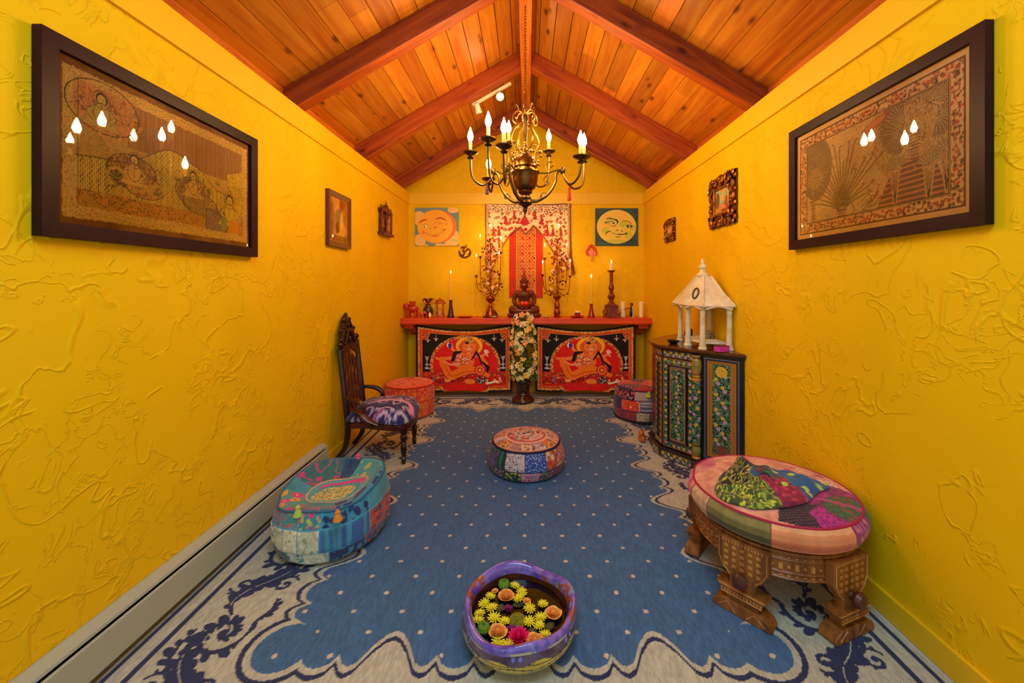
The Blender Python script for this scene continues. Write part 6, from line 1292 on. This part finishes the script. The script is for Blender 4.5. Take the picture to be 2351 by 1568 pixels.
zig = L[5]-.026+.010*np.abs(((AA*2.6)%2)-1); c.m((np.abs(SS-zig)<.0022),(40,26,40)); c.m(np.abs(SS-zig-.014-.004*np.sin(AA*8))<.002,(60,40,40))
k2 = (SS>L[5]-.004+.008*np.sin(AA*9)); c.tex(k2&(SS<L[6]),'noise',[(70,54,70),(96,80,110)],.05,5)
kr = (SS>=L[6])&(SS<L[11]); c.tex(kr,'noise',[(84,64,170),(140,116,206)],.04,7); c.m(kr&(fbm(c.X,c.Y,.05,11)>.66),(150,80,60)); c.m(kr&(np.abs(SS-L[6]-.002)<.003)&(vn(c.X,c.Y,.03,3)>.4),(196,190,150)); c.m(kr&(fbm(c.X,c.Y,.03,21)>.72),(110,140,180))
c.tex(SS>=L[11],'noise',[(50,22,16),(70,32,20)],.05,2)
for a_ in (4.64,4.75,3.72,3.83,5.62,5.74,.6,2.4): c.ell(a_*.2,L[5]+.014,.0065,.0065,(120,120,214))
grid('bowl_body',st3(cx+RR2*np.cos(AA),cy+RR2*np.sin(AA),FZ+ZZ2),np.clip(c.C,0,1),mat('ceramic_glaze',attr=True,rough=.15,coat=.8,bump=.2,bscale=40),t,closeu=True)
WZ = FZ+.078; m = mat('water',(60,70,60),rough=.02,trans=1.0)
k = 64; aa = [2*pi*i/k for i in range(k)]; rad = lambda a: .1705*(1+.028*(math.sin(a*3+1.2)+.5*math.sin(a*5+.4))*.25)-.001
me = MB().prism([(cx+rad(a)*math.cos(a),cy+rad(a)*math.sin(a)) for a in aa],FZ+.072,WZ,'Z'); tag(me.build('water',m,None,smooth=False),'still water filling the ceramic bowl under the floating flowers','water')
def bp(u,v): px = 1030+u/5.227; py = 1260+v/5.227; d_ = (CH-WZ-.008)*F/(py-653); return (px-1210)*d_/F, d_
def petals(mb,x,y,z,R,n,rings,wd,lift,cup,tw=0,seed=0):
    rg = random.Random(seed)
    for j in range(rings):
        f_ = 1-j/rings*.72; kk = max(4,int(n*(1-.35*j/rings)))
        for i in range(kk):
            a = 2*pi*(i+.5*j+rg.uniform(-.15,.15))/kk+tw; rr_ = R*f_*rg.uniform(.92,1.06); ee = Vector((math.cos(a),math.sin(a),0)); s_ = Vector((-math.sin(a),math.cos(a),0)); vs = []; l_ = lift+(cup*j/rings)
            for (tt_,w_) in ((0,.25),(.45,1),(.8,.9),(1,.35)):
                for q_ in (-1,0,1): vs.append(Vector((x,y,z+.0015*j))+ee*(rr_*tt_*math.cos(l_*tt_))+s_*(wd*R*w_*q_*.5*(1-.3*j/rings))+Vector((0,0,rr_*tt_*math.sin(l_*tt_)+.10*R*abs(q_)*w_)))
            mb.add(vs,[(p_*3+q_,p_*3+q_+1,p_*3+q_+4,p_*3+q_+3) for p_ in range(3) for q_ in range(2)])
    return mb
DY = mat('daisy_yellow',(238,226,30),rough=.6); DYC = mat('daisy_centre',(206,190,20),rough=.8)
d0 = thing('daisy',(0,0,0),'x','flower'); petals(MB(),0,0,.004,.029,13,2,.24,.22,.35).build('petals',DY,d0); MB().ell((0,0,.007),(.0065,.0065,.0045),10).build('centre',DYC,d0)
DS = [((795,430),'at the far tip of the floating flowers'),((875,510),'just right of the far orange rose'),((845,590),'below and right of the far orange rose'),((500,560),'on the left, second from the far end, beside the far rose'),((430,650),'on the left edge, between daisies left of the far rose'),((520,710),'directly below left of the far orange rose'),((375,765),'on the left rim side, midway'),((352,850),'furthest left in the bowl'),((545,830),'left of the olive ribbed disc, above the near-left rose'),((670,860),'touching the left side of the olive ribbed disc'),((970,710),'right of the olive ribbed disc, upper'),((1130,660),'far right group, nearest the far rim'),((965,860),'touching the right side of the olive ribbed disc'),((1110,820),'left of the ruffled orange rose'),((1090,920),'below the ruffled rose in the right group'),((1155,1020),'nearest of the right group, close to the near rim'),((590,1118),'under the near edge of the near-left rose'),((712,1142),'at the near rim, left of the magenta carnation')]
for i,((u,v),lab) in enumerate(DS):
    o = d0 if i == 0 else copy_tree(d0); x,y = bp(u,v); o.location = (x,y,WZ-.001+.0015*(i%3)); o.rotation_euler = (.15*math.sin(i*2),.15*math.cos(i*3),i*1.3); s_ = .76+.16*((i*.37)%1); o.scale = (s_,s_,s_)
    o['label'] = 'yellow floating daisy '+lab; o['group'] = 'yellow daisies floating in the bowl'
RO = mat('rose_orange',(255,204,96),rough=.6,c2=(255,168,90),vscale=60)
for i,(u,v,R,lab,rings) in enumerate(((690,565,.034,'full orange rose floating at the far left of the bowl',5),(590,1000,.036,'full yellow-orange rose floating at the near left of the bowl',5),(1255,775,.034,'ruffled open orange rose at the right side of the bowl',3),(1035,1105,.034,'orange rose half hidden by the near rim, right of the carnation',4),(940,615,.017,'small orange petal bud near the middle far side',2),(556,492,.014,'small orange petal behind the far-left daisies',2))):
    x,y = bp(u,v); b = petals(MB(),x,y,WZ,R,9,rings+1,1.05,.35,1.0,seed=i); o = b.build('rose',RO,None,sub=1); tag(o,lab,'flower')
for i,(u,v,lab) in enumerate(((665,432,'green button flower just beyond the far orange rose'),(420,958,'green button flower left of the near orange rose'))):
    x,y = bp(u,v); b = MB(); b.lathe([(.0,-.001),(.019,.0),(.024,.010),(.019,.020),(.008,.023),(.004,.016),(0,.016)],(x,y,WZ),18)
    for k_ in range(9): a = k_*2*pi/9; b.tube([(x+.006*math.cos(a),y+.006*math.sin(a),WZ+.022),(x+.018*math.cos(a),y+.018*math.sin(a),WZ+.021),(x+.0235*math.cos(a),y+.0235*math.sin(a),WZ+.011)],.0025,5)
    tag(b.build('green_flower',mat('chartreuse',(90,140,20),rough=.5),None),lab,'flower')
x,y = bp(840,1055); tag(petals(MB(),x,y,WZ,.042,14,6,.35,.25,1.1,seed=3).build('carnation',mat('magenta_petal',(236,20,110),rough=.6),None,sub=1),'large ruffled magenta carnation at the near side of the bowl','flower')
for i,(u,v,lab) in enumerate(((712,700,'small purple blossom below the far orange rose'),(752,945,'small purple blossom just behind the magenta carnation'))):
    x,y = bp(u,v); tag(petals(MB(),x,y,WZ,.019,7,3,.5,.3,.9,seed=i).build('purple_blossom',mat('purple_petal',(150,20,120),rough=.6),None),lab,'flower')
x,y = bp(825,840); b = MB()
for j in range(7): r_ = .034-.0045*j; b.tube([(x+r_*math.cos(a)*.85,y-.006*j*.6+r_*math.sin(a),WZ+.001+.0022*j) for a in np.linspace(0,2*pi,26,endpoint=False)],.0030,6,closed=True)
b.lathe([(.030,0),(.022,.008),(.008,.014),(0,.015)],(x,y-.008,WZ-.002),20)
tag(b.build('ribbed_disc',mat('olive_shell',(130,130,30),rough=.3,c2=(90,100,24),vscale=40),None),'olive green ribbed spiral disc in the middle of the floating flowers','ornament')
LF = mat('floating_leaf',(40,60,40),rough=.4)
for i,(u,v,a_,lab) in enumerate(((835,655,.3,'dark green leaf lying under daisies beyond the ribbed disc'),(620,700,1.2,'dark green leaf below the far orange rose'),(1210,920,.8,'dark green leaf below the ruffled orange rose'),(1010,990,2.0,'dark green leaf right of the magenta carnation'))):
    x,y = bp(u,v); R = Matrix.Rotation(a_,3,'Z'); b = MB(); vs=[]
    for tt_,w_ in ((-1,.02),(-.5,.7),(0,1),(.5,.8),(1,.03)):
        for q_ in (-1,0,1): vs.append(Vector((x,y,WZ+.0012))+R@Vector((tt_*.026,w_*q_*.015,.003*abs(q_))))
    b.add(vs,[(p_*3+q_,p_*3+q_+1,p_*3+q_+4,p_*3+q_+3) for p_ in range(4) for q_ in range(2)]); tag(b.build('leaf',LF,None),lab,'leaf')
